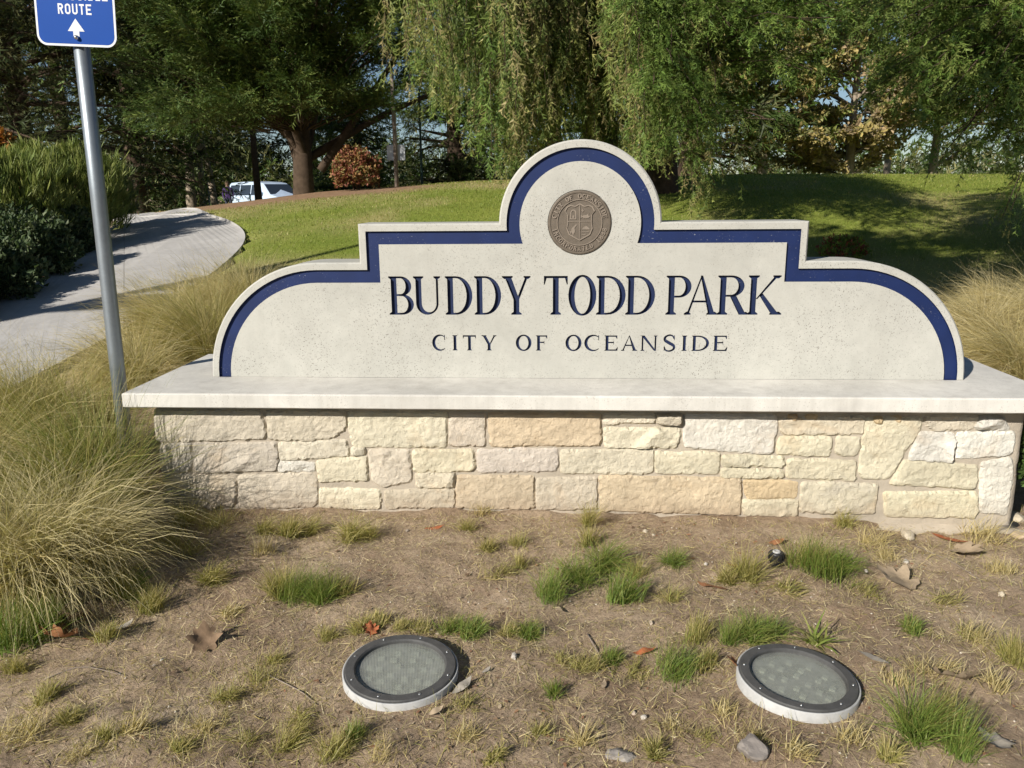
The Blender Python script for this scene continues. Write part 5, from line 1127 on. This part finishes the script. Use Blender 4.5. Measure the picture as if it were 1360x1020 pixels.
# weeping cypress: long strands hanging from arching boughs, trunk hidden behind the arch of the sign
b1 = at_dist(795, 13.6)
def plan1(cr, wd, tp):
    low = lambda px: np.interp(px, [500, 545, 600, 635, 660, 700, 860, 885, 920, 950], [120, 150, 165, 205, 238, 225, 225, 270, 275, 235])
    for i in range(64):                                                   # arching boughs that carry the strands
        px = U(515, 940); dist = U(8.6, 13.0); top = spot(px, U(-330, -20), dist); s = trunk_at(tp, min(top[2]-U(-.2, .8), tp[-1, 2]))
        t = np.linspace(0, 1, 8)[:, None]; P = s+(top-s)*t; P[:, 2] += .5*np.sin(t[:, 0]*math.pi); wd.tube(P, np.linspace(.05, .012, 8), 5, cap=False)
        for k in range(7):
            tt = .35+.65*(k+U(0, 1))/7; a_ = along(P, np.array([tt]))[0][0]+RNG.normal(0, .14, 3)
            d3 = a_-CAM; dd = np.linalg.norm(d3[:2]); apx = 680+CAM_F*(d3@RIGHT)/(d3@FWD); bot = spot(apx, low(apx)-abs(RNG.normal(0, 38)), dd)[2]; bot = max(bot, float(gz(a_[0], a_[1]))+.12)
            if a_[2]-bot < .4: continue
            L = min(a_[2]-bot, U(1.6, 3.4)); n_ = 9; out_ = unit([a_[0]-b1[0], a_[1]-b1[1], 0]); sw = out_*U(.05, .30)+np.array([U(.05, .22), 0, 0])
            q = np.linspace(0, 1, n_)[:, None]; Q = a_+sw*q**.8*L*.8+np.array([0, 0, -1.0])*q*L+RNG.normal(0, .02, (n_, 3)); m_ = int(21*L)
            wd.tube(Q, np.linspace(.008, .003, n_), 3, cap=False); pal = WEEP if U(0, 1) < .88 else CED
            dress(cr, Q, m_, .36, pal, .24, (.3, -1, .2), .0, .07)
plan_tree('weeping_cypress', 'large weeping cypress with long hanging olive branches behind the arch', b1, 7.5, .30, plan1, 'needle')
# green cedar reaching out to the right of the arch
b2 = at_dist(872, 12.9)
def plan2(cr, wd, tp):
    low = lambda px: np.interp(px, [830, 860, 890, 955, 985, 1040, 1090, 1150, 1180], [60, 85, 200, 195, 120, 105, 85, 60, 30])
    cl = [(U(835, 1140), U(0, 1)**1.1, U(7.0, 11.5)) for _ in range(44)]
    for i in range(140):
        cx_, cf, cd = cl[i % 44]; px = cx_+RNG.normal(0, 13); lo_ = low(cx_); py = lo_-28-cf*(lo_+110)+RNG.normal(0, 9); e = spot(px, py, cd+RNG.normal(0, .25)); s = trunk_at(tp, np.clip(e[2]+U(-.9, .4), tp[0, 2]+1.2, tp[-1, 2]))
        bough_to(cr, wd, s, e, U(.1, .4), .02, 9, U(.38, .7), U(.5, 1.3), 10, .225, CED, t0=.45, rise=.35)
plan_tree('cedar_tree', 'bright green feathery cedar right behind the sign, boughs hanging over the lawn', b2, 7, .28, plan2, 'needle')
# second cedar, trunk beyond the right edge
b3 = at_dist(1440, 9.8)
def plan3(cr, wd, tp):
    low = lambda px: np.interp(px, [1130, 1165, 1200, 1250, 1290, 1330, 1420], [20, 85, 110, 140, 175, 190, 200])
    cl = [(U(1160, 1440), U(0, 1)**1.1, U(6.4, 10.5)) for _ in range(44)]
    for i in range(140):
        cx_, cf, cd = cl[i % 44]; px = cx_+RNG.normal(0, 13); lo_ = low(cx_); py = lo_-28-cf*(lo_+110)+RNG.normal(0, 9); e = spot(px, py, cd+RNG.normal(0, .25)); s = trunk_at(tp, np.clip(e[2]+U(-.9, .4), tp[0, 2]+1.0, tp[-1, 2]))
        bough_to(cr, wd, s, e, U(.1, .4), .02, 9, U(.38, .7), U(.5, 1.3), 10, .225, CED+[(.17, .20, .05)], t0=.45, rise=.35)
    for px, py, dd in ((1338, 232, 6.6), (1350, 222, 6.9)):   # the low drooping tip
        e = spot(px, py, dd); bough_to(cr, wd, trunk_at(tp, tp[0, 2]+2.0), e, .3, .016, 7, .20, 1.6, 6, .17, CED+[(.20, .19, .06)], t0=.75, subup=-.3, rise=.3)
plan_tree('cedar_tree', 'green cedar at the right edge with a low drooping branch tip', b3, 7, .28, plan3, 'needle')
# spreading cypress over the mulch on the left
b4 = at_dist(405, 20.5)
def plan4(cr, wd, tp):
    low = lambda px: np.interp(px, [125, 160, 200, 260, 310, 350, 400, 450, 500, 575], [110, 165, 200, 208, 180, 165, 158, 160, 168, 150])
    for az, el, l in ((2.9, .75, 4.6), (2.2, 1.0, 5.5), (.45, .50, 5.2), (.15, .9, 5.0), (3.5, .95, 4.5), (1.2, 1.1, 5.5), (4.6, 1.0, 4.0)):
        wd.tube(limb(tp[1]+np.array([RNG.normal(0, .14), RNG.normal(0, .1), U(.0, .5)]), az, el, l, -.15), np.linspace(.11, .03, 9), 8, cap=False)
    cl = [(U(130, 575), U(0, 1)**1.15, U(15.2, 22.5)) for _ in range(70)]+[(U(215, 560), U(0, 1)**1.3, U(15.0, 18.2)) for _ in range(44)]
    for i in range(342):
        cx_, cf, cd = cl[i % 114]; lo_ = low(cx_); px = cx_+RNG.normal(0, 11); py = lo_-16-cf*(lo_+90)+RNG.normal(0, 7); e = spot(px, py, cd+RNG.normal(0, .35)); s = trunk_at(tp, np.clip(e[2]-U(.5, 2.0), tp[1, 2]+.9, tp[-1, 2])); s = s+(e-s)*U(.05, .5)
        bough_to(cr, wd, s, e, U(-.3, .1), .018, 8, U(.5, .85), .1, 10, .36, CYP, t0=.55, subup=.30, spread=.40, rise=.1)
plan_tree('spreading_cypress', 'broad dark green cypress with a forked trunk on the mulched rise', b4, 7.5, .24, plan4, 'spray')
# unseen broad-leaved tree, added left of the frame; its crown shades the lawn behind the sign's right half
b5 = np.array([-8.2, -1.6, float(gz(-8.2, -1.6))])
def plan5(cr, wd, tp):
    for i in range(38):
        c_ = np.array([-2.75, -2.75, 5.15])+np.clip(RNG.normal(0, 1, 3), -1.6, 1.6)*np.array([.75, .75, .45])
        bough_to(cr, wd, trunk_at(tp, tp[0, 2]+U(3.8, 5.4)), c_, .1, .035, 8, .7, .2, 9, .32, [(.10, .16, .04), (.13, .18, .05)], t0=.7, rise=.3)
tree('unseen_tree', 'unseen leafy tree added left of the frame to shade the lawn', b5, 6.0, .17, [], 'leaf', 'leaf', 'bark', extra=plan5)
# dark conifers farther back
def far_conifer(label, px, dist, h, pal, zlo=.6, n=44, L=(2.2, 4.2), fs=.7, kind='spray', group='dark trees behind the walk', name='conifer_tree', nsub=8):
    b = at_dist(px, dist); bs = []
    for i in range(n):
        z = U(zlo, h*.93); bs.append(dict(z=z, az=U(-math.pi, math.pi) if i % 2 else U(-2.9, -.2), el=U(-.1, .45), length=U(*L)*(1.05-.55*z/h), droop=U(.2, .7), r0=.07, nsub=nsub, sublen=U(.9, 1.6), subdroop=.5, nfr=6, fs=fs*1.08, pal=pal, spread=.45, t0=.2, thin=False))
    return tree(name, label, b, h, .32, bs, kind, group=group)
far_conifer('dark olive conifer at the upper left corner behind the route sign', 40, 25, 9, DARK, n=100, L=(2.6, 4.8), fs=.70)
far_conifer('dark conifer behind the route sign, farther back', 95, 34, 11, DARK, n=70, L=(3.0, 5.2), fs=.95)
far_conifer('dark conifer cut by the left edge', -110, 21, 8, DARK, n=36, L=(2.4, 4.2), fs=.6)
far_conifer('dark conifer between the route sign and the spreading cypress', 185, 30, 10, DARK+CYP, n=64, L=(2.6, 5.0), fs=.85)
far_conifer('dark conifer behind the trunk of the spreading cypress', 322, 64, 12, CYP+DARK, n=56, L=(3.5, 6), fs=1.3, zlo=2.4)
far_conifer('dark conifer standing behind the parked van', 250, 58, 14, DARK, n=56, L=(4.5, 7.5), fs=1.8, zlo=.4)
far_conifer('tall conifer far behind the red shrub', 420, 60, 13, DARK, n=40, L=(3.5, 6), fs=1.8, zlo=3.0)
far_conifer('small conifer behind the white notice board', 478, 36, 5.6, CYP, n=44, L=(1.8, 3.0), fs=.8, zlo=.3)
far_conifer('dense dark conifer right of the white notice board', 606, 26, 5.0, DARK+CYP, n=70, L=(1.3, 1.9), fs=.55, zlo=.2)
far_conifer('dark conifer behind the weeping branches', 735, 30, 10, CYP+DARK, n=60, L=(2.6, 4.6), fs=.9, zlo=1.2)
far_conifer('dark conifer behind the green cedar', 915, 24, 9, CYP+DARK, n=64, L=(2.2, 3.6), fs=.75, zlo=.8)
far_conifer('far conifer behind the right cedar', 1385, 22, 9, CYP+DARK, n=50, L=(2.0, 3.4), fs=.7, zlo=.5)
# thin trunk in front of the van, pale trunks beside the walk
def bare_tree(label, px, dist, h, r, bark, pal, fol='bigtuft', zlo=None, n=16, L=(1.8, 3.2), lean=(0, 0), name='tree', fs=.8, mat='needles', group=None):
    b = at_dist(px, dist); bs = [dict(z=U(zlo or h*.5, h), az=U(-3.14, 3.14), el=U(.1, .7), length=U(*L), droop=U(.1, .5), r0=r*.35, nsub=9, sublen=1.2, subdroop=.5, nfr=7, fs=fs, pal=pal, spread=.5, thin=False) for _ in range(n)]
    return tree(name, label, b, h, r, bs, fol, mat, bark, lean, group)
bare_tree('slim dark tree trunk standing in front of the van', 343, 28, 8, .12, 'bark', CYP)
bare_tree('pale-barked tree trunk beside the far end of the walk, leftmost', 254, 30, 7, .17, 'pale_bark', DARK, lean=(.01, 0))
bare_tree('pale-barked tree trunk beside the far end of the walk, middle', 268, 31, 7, .12, 'pale_bark', DARK, lean=(.02, 0))
bare_tree('pale-barked tree trunk leaning right beside the far end of the walk', 287, 30, 7, .12, 'pale_bark', DARK, lean=(-.10, 0))
# autumn trees beyond the crest on the right
def autumn(label, px, dist, h, n, pal, fs=.34, L=(1.6, 2.8), zlo=.4):
    b = at_dist(px, dist); bs = [dict(z=U(zlo, h), az=U(-3.14, 3.14), el=U(.1, .9), length=U(*L), droop=U(-.1, .3), r0=.05, nsub=12, sublen=1.1, subdroop=.2, nfr=9, fs=fs, pal=pal, spread=.7, t0=.2) for _ in range(n)]
    return tree('autumn_tree', label, b, h, .16, bs, 'leaf', 'leaf', 'pale_bark', group='autumn trees beyond the crest')
autumn('yellow-leaved tree beyond the crest just right of the cedar', 1010, 25, 4.2, 30, AUT[:3]+[(.22, .24, .06)], zlo=.2)
autumn('brown-leaved tree beyond the crest below the gap between the cedars', 1125, 27, 5.2, 44, AUT, zlo=.2)
autumn('sparse brown tree with pale branches near the right cedar', 1235, 30, 5.6, 22, AUT[2:], .30, zlo=.2)
autumn('tall thin autumn tree in the gap between the cedars', 1175, 36, 7, 16, AUT+[(.16, .19, .06)], .34, (2.0, 3.2), 2.5)

# the far wood beyond the crest, one mass
cr = Crown(); n = 6000
ang = RNG.uniform(-.78, .78, n)+YAW; dd = RNG.uniform(50, 72, n); hh = (2.2+4.4*noise2(ang*14, ang*0, 5)*noise2(ang*40, ang*0, 8))*RNG.uniform(0, 1, n)**.8
P = np.stack([CAM[0]+np.sin(ang)*dd, CAM[1]+np.cos(ang)*dd, -.3+hh], -1)
cr.add(P, RNG.normal(0, 1, (n, 3))+np.array([0, -.5, .8]), RNG.normal(0, 1, (n, 3)), RNG.uniform(1.2, 2.4, n), pick(DARK+CYP+[(.2, .19, .08)], n, .25))
tag(cr.build('far_wood', 'spray', M['needles'], None, (0, 0, 0)), 'far dark belt of trees beyond the crest', 'woodland', kind='stuff')

# shrubs
def shrub(name, label, center, radii, n, kind, fs, pal, outward=.6, upward=.8, cat='shrub', stems=5, group=None, mat='leaf', base=None, inner=.55):
    c = np.asarray(center, dtype=float); zb_ = float(gz(c[0], c[1])) if base is None else base
    t = empty(name, (c[0], c[1], zb_)); tag(t, label, cat, group); cr = Crown(); wd = Geo()
    d = RNG.normal(0, 1, (n, 3)); d /= np.linalg.norm(d, axis=1)[:, None]; d[:, 2] = np.where(d[:, 2] < -.5, -d[:, 2], d[:, 2])
    lump = 1+1.1*fbm(np.arctan2(d[:, 1], d[:, 0])*1.9+n, d[:, 2]*2.6, n % 97, 3)
    r = RNG.uniform(inner, 1.0, n)**.5*lump; P = c+d*np.asarray(radii)*r[:, None]; P[:, 2] = np.maximum(P[:, 2], zb_+.02)
    D = d*outward+np.array([0, 0, upward])+RNG.normal(0, .35, (n, 3)); cr.add(P, D, RNG.normal(0, 1, (n, 3)), fs*RNG.uniform(.6, 1.3, n), pick(pal, n, .25))
    for k in range(stems):
        a_ = 2*math.pi*k/stems; e = c+np.array([math.cos(a_)*radii[0]*.5, math.sin(a_)*radii[1]*.5, radii[2]*.4]); wd.tube([np.array([c[0]+.05*math.cos(a_), c[1]+.05*math.sin(a_), zb_-.03]), (c+e)/2+np.array([0, 0, -.1*radii[2]]), e], [.018*radii[0]+.004, .012*radii[0]+.003, .004], 5)
    o_ = np.array([c[0], c[1], zb_]); wd.V = [v_-o_ for v_ in wd.V]
    obj('stems', wd.mesh('stems'), M['bark'], t); cr.build('foliage', kind, M[mat], t, o_); return t
OLV = [(.20, .235, .06), (.25, .27, .075), (.15, .195, .048)]
HED = [(.085, .125, .055), (.115, .155, .07), (.07, .105, .045), (.14, .165, .085)]
q = at_dist(85, 11.6); shrub('upright_shrub', 'tall olive-green shrub above the hedge left of the walk', (q[0]-.15, q[1], q[2]+.50), (.85, .7, .66), 4200, 'sprig', .18, OLV, .35, 1.0)
q = at_dist(-15, 10.8); shrub('upright_shrub', 'olive-green shrub above the hedge at the left edge', (q[0], q[1], q[2]+.52), (.75, .6, .6), 3000, 'sprig', .18, OLV, .35, 1.0)
q = at_dist(150, 12.6); shrub('upright_shrub', 'olive-green shrub nearest the bend of the walk', (q[0]-.25, q[1], q[2]+.36), (.5, .5, .46), 2000, 'sprig', .17, OLV+HED, .4, .9)
for px, dist, rz_, rx_, lab in ((20, 8.1, .42, .60, 'low dark hedge shrub at the left edge, nearest the camera'), (75, 9.1, .46, .62, 'low dark hedge shrub beside the sign post'), (118, 10.3, .44, .55, 'low dark hedge shrub third along the walk'), (-70, 7.4, .42, .62, 'low dark hedge shrub mostly outside the left edge'), (20, 9.6, .55, .7, 'dark hedge shrub behind the nearest hedge shrub')):
    q = at_dist(px, dist); shrub('hedge_shrub', lab, (q[0]-.75, q[1]+.25, q[2]+rz_*.5), (rx_, rx_*.9, rz_*.75), 2300, 'small', .15, HED, .8, .5, group='low hedge along the walk')
q = at_dist(5, 12.4); shrub('orange_shrub', 'orange-tipped shrub behind the hedge at the left edge', (q[0]-.1, q[1], q[2]+.95), (.35, .3, .5), 400, 'leaf', .16, [(.42, .17, .05), (.30, .20, .06)])
q = at_dist(474, 16.0); shrub('red_shrub', 'rounded red-leaved shrub left of the white notice board', (q[0], q[1], q[2]+.30), (.42, .38, .44), 1300, 'leaf', .11, [(.34, .12, .07), (.36, .21, .08), (.26, .10, .06), (.30, .25, .09)])
q = at(1118, 342); shrub('heavenly_bamboo', 'small red and green shrub showing above the right shoulder of the sign', (q[0], q[1], q[2]+.06), (.20, .17, .12), 320, 'small', .085, [(.30, .36, .06), (.20, .27, .05), (.36, .10, .06)])
for dx, ln in ((-.35, .35), (.3, .45), (.15, .3)):
    pass
shrub('corner_plant', 'glossy green plant at the right end of the stone base', (1.80, -.17, -.235), (.13, .10, .21), 330, 'leaf', .055, [(.10, .17, .04), (.14, .21, .055), (.07, .12, .03)], .9, .2)
shrub('hedge_shrub', 'dark leafy plant growing behind the right end of the base', (2.05, .25, -.33), (.22, .3, .2), 500, 'small', .10, HED, .8, .4)

# ------------------------------------------------------------------ far notice board, poles, van, person
q = at_dist(527.5, 17.2); nb = empty('notice_board', tuple(q)); tag(nb, 'white rectangular board on a tall weathered wooden post on the crest', 'sign')
obj('post', Geo().tube([(0, 0, -.2), (0, 0, 1.2), (-.02, 0, 2.3)], [.045, .042, .034], 10).mesh('post', smooth=True), M['wood_post'], nb)
obj('board', Geo().box(-.185, .185, .045, .065, .53, .83).mesh('board'), M['sign_white'], nb)
obj('frame_edge', Geo().box(-.19, .19, .0655, .072, .52, .84).mesh('frame_edge'), M['galv'], nb)
q = at_dist(561, 21); pl = empty('thin_post', tuple(q)); tag(pl, 'thin dark green post right of the white notice board', 'post')
M['green_paint'] = simple('dark_green_paint', (.02, .05, .035), .5)
obj('shaft', Geo().tube([(0, 0, -.2), (0, 0, 2.4)], [.03, .028], 8).mesh('shaft'), M['green_paint'], pl); obj('cap', Geo().lathe([(.036, 2.38), (.036, 2.42), (.0, 2.45)], 8).mesh('cap'), M['green_paint'], pl)
q = at_dist(277, 31); pl = empty('thin_post', tuple(q)); tag(pl, 'thin grey post among the pale trunks beside the far walk', 'post')
obj('shaft', Geo().tube([(0, 0, -.2), (0, 0, 1.5)], [.035, .035], 8).mesh('shaft'), M['galv'], pl); obj('cap', Geo().lathe([(.042, 1.48), (.042, 1.53), (.0, 1.55)], 8).mesh('cap'), M['galv'], pl)

M['car_white'] = simple('white_car_paint', (.52, .62, .76), .25, var=.02, spec=.5)
M['car_glass'] = simple('car_glass', (.03, .04, .055), .08, var=.02, spec=.6)
M['rubber'] = simple('rubber', (.02, .02, .02), .8)
M['lamp_red'] = simple('red_lamp', (.35, .02, .02), .3); M['lamp_clear'] = simple('clear_lamp', (.7, .7, .7), .2); M['chrome'] = simple('wheel_alloy', (.5, .5, .52), .3, metal=.9)
q = at_dist(356, 45); van = empty('parked_van', (q[0], q[1], q[2]), math.radians(-38)); tag(van, 'pale blue-white van parked under the trees beyond the crest', 'van')
def van_body():
    # cross-section rings along x (rear -2.4 to nose +2.4): half width at sill, belt, roof; heights
    S_ = [(-2.42, .84, .90, .70, .45, 1.00, 1.62), (-2.30, .92, .96, .76, .32, 1.02, 1.72), (-1.2, .95, .98, .78, .30, 1.02, 1.76), (.2, .95, .98, .78, .30, 1.02, 1.74), (.75, .95, .98, .74, .30, 1.02, 1.66), (1.55, .95, .97, .84, .30, 1.00, 1.08), (2.25, .90, .88, .70, .32, .82, .90), (2.45, .78, .76, .6, .42, .70, .76)]
    V = []; F = []
    for x_, w0, w1, w2, z0, z1, z2 in S_:
        half = [(w0*.9, z0), (w0, z0+.12), (w1, z1-.12), (w1*.985, z1), (w2+.05, z2-.10), (w2-.05, z2-.01), (0, z2+.015)]
        V += [(x_, -a_, b_) for a_, b_ in half]+[(x_, a_, b_) for a_, b_ in half[-2::-1]]
    k = 13
    for i in range(len(S_)-1):
        for j in range(k-1): F.append((i*k+j, i*k+j+1, (i+1)*k+j+1, (i+1)*k+j))
        F.append((i*k+k-1, i*k, (i+1)*k, (i+1)*k+k-1))
    F.append(tuple(range(k))); F.append(tuple((len(S_)-1)*k+j for j in range(k))[::-1])
    return Geo().add(V, F)
obj('body', van_body().mesh('body', smooth=False), M['car_white'], van)
def quad(name, pts, mat):                                     # a pane set just proud of the body
    P = np.array(pts, dtype=float); n_ = unit(np.cross(P[1]-P[0], P[2]-P[0])); k = len(P); o_ = P.mean(0); n_ = n_ if n_@(o_-np.array([0, 0, 1.0])) > 0 else -n_
    V = np.vstack([P+n_*.012, P-n_*.02]); return obj(name, Geo().add(V, [tuple(range(k)), tuple(range(k, 2*k))[::-1]]+[(i, (i+1) % k, (i+1) % k+k, i+k) for i in range(k)]).mesh(name), M[mat], van)
for s_ in (-1, 1):
    for x0, x1, xt0, xt1 in ((-2.15, -1.25, -2.1, -1.22), (-1.15, -.15, -1.12, -.15), (-.05, .95, -.05, .62)):
        quad('window', [(x0, s_*.972, 1.07), (x1, s_*.972, 1.07), (xt1, s_*.85, 1.58), (xt0, s_*.85, 1.58)], 'car_glass')
    quad('headlight', [(2.26, s_*.86, .66), (2.40, s_*.62, .62), (2.38, s_*.60, .76), (2.24, s_*.84, .82)], 'lamp_clear')
    quad('tail_light', [(-2.40, s_*.88, .8), (-2.40, s_*.78, .8), (-2.41, s_*.74, 1.3), (-2.41, s_*.84, 1.3)], 'lamp_red')
    obj('mirror', Geo().box(.85, 1.0, s_*1.0-.06, s_*1.0+.06, 1.06, 1.22).mesh('mirror'), M['car_white'], van)
    for x_ in (-1.5, 1.45):
        g_ = Geo().lathe([(.20, -.11), (.32, -.11), (.34, -.06), (.34, .06), (.32, .11), (.20, .11)], 20); me = g_.mesh('tyre', smooth=True)
        for vv in me.vertices: a_, b_, c_ = vv.co; vv.co = (x_+a_, s_*.86+c_, .33+b_)
        w_ = obj('wheel', me, M['rubber'], van); g_ = Geo().lathe([(.0, .09), (.06, .10), (.2, .08), (.21, .05)], 16); me = g_.mesh('rim')
        for vv in me.vertices: a_, b_, c_ = vv.co; vv.co = (x_+a_, s_*.86+s_*c_, .33+b_)
        obj('rim', me, M['chrome'], w_)
quad('windscreen', [(.86, -.70, 1.60), (.86, .70, 1.60), (1.50, .80, 1.10), (1.50, -.80, 1.10)], 'car_glass')
quad('rear_window', [(-2.425, -.68, 1.12), (-2.425, .68, 1.12), (-2.40, .62, 1.55), (-2.40, -.62, 1.55)], 'car_glass')

def skin_person(base, rz):
    t = empty('person', tuple(base), rz); tag(t, 'person in a dark purple jacket standing beside the van', 'person')
    J = {'pel': (0, 0, .94, .135), 'wa': (0, .01, 1.10, .125), 'ch': (0, .02, 1.30, .15), 'nk': (0, .0, 1.47, .06), 'hd0': (0, -.01, 1.56, .085), 'hd1': (0, -.02, 1.66, .10), 'hd2': (0, -.01, 1.74, .07)}
    E_ = [('pel', 'wa'), ('wa', 'ch'), ('ch', 'nk'), ('nk', 'hd0'), ('hd0', 'hd1'), ('hd1', 'hd2')]
    for s_, n_ in ((-1, 'l'), (1, 'r')):
        J.update({n_+'hip': (s_*.10, 0, .88, .095), n_+'kn': (s_*.11, -.02, .48, .065), n_+'an': (s_*.11, .01, .09, .045), n_+'to': (s_*.13, -.15, .04, .04), n_+'sh': (s_*.18, .02, 1.40, .065), n_+'el': (s_*.25, .03, 1.13, .05), n_+'wr': (s_*.22, -.10, .93, .036), n_+'pa': (s_*.21, -.14, .86, .036)})
        E_ += [('pel', n_+'hip'), (n_+'hip', n_+'kn'), (n_+'kn', n_+'an'), (n_+'an', n_+'to'), ('ch', n_+'sh'), (n_+'sh', n_+'el'), (n_+'el', n_+'wr'), (n_+'wr', n_+'pa')]
        for k in range(4): J[n_+'f%d' % k] = (s_*(.19+.013*k), -.18, .78+.004*abs(k-1.5), .010); E_.append((n_+'pa', n_+'f%d' % k))
        J[n_+'th'] = (s_*.175, -.17, .84, .011); E_.append((n_+'pa', n_+'th'))
    ks = list(J); me = bpy.data.meshes.new('body'); me.from_pydata([J[k][:3] for k in ks], [(ks.index(a_), ks.index(b_)) for a_, b_ in E_], [])
    o = obj('body', me, None, t); sk = o.modifiers.new('skin', 'SKIN'); 
    for i, k in enumerate(ks): me.skin_vertices[0].data[i].radius = (J[k][3], J[k][3])
    me.skin_vertices[0].data[0].use_root = True
    ss = o.modifiers.new('sub', 'SUBSURF'); ss.levels = 1; ss.render_levels = 1
    m, nt, p, out = mat_new('person_clothes'); sp_ = nd(nt, 'ShaderNodeSeparateXYZ'); nt.links.new(nd(nt, 'ShaderNodeTexCoord').outputs['Object'], sp_.inputs[0])
    mr = nd(nt, 'ShaderNodeMapRange'); mr.inputs[2].default_value = 2.0; nt.links.new(sp_.outputs[2], mr.inputs[0]); mr.inputs[1].default_value = 0; mr.inputs[2].default_value = 2; mr.inputs[3].default_value = 0; mr.inputs[4].default_value = 1
    nt.links.new(ramp(nt, mr.outputs[0], [(0, (.03, .03, .035)), (.05, (.03, .035, .06)), (.455, (.06, .03, .12)), (.745, (.32, .19, .13))], 'CONSTANT'), p.inputs['Base Color']); p.inputs['Roughness'].default_value = .85
    me.materials.append(m)
    hair = Geo(); a_ = np.linspace(0, 2*math.pi, 16, endpoint=False); prof = [(.0, 1.80), (.06, 1.79), (.10, 1.74), (.112, 1.68), (.108, 1.60), (.09, 1.55)]
    hair.lathe(prof, 16); obj('hair', hair.mesh('hair', smooth=True), M['bark'], t, (0, .015, 0))
    return t
q = at_dist(303, 44); skin_person((q[0], q[1], q[2]), math.radians(25))
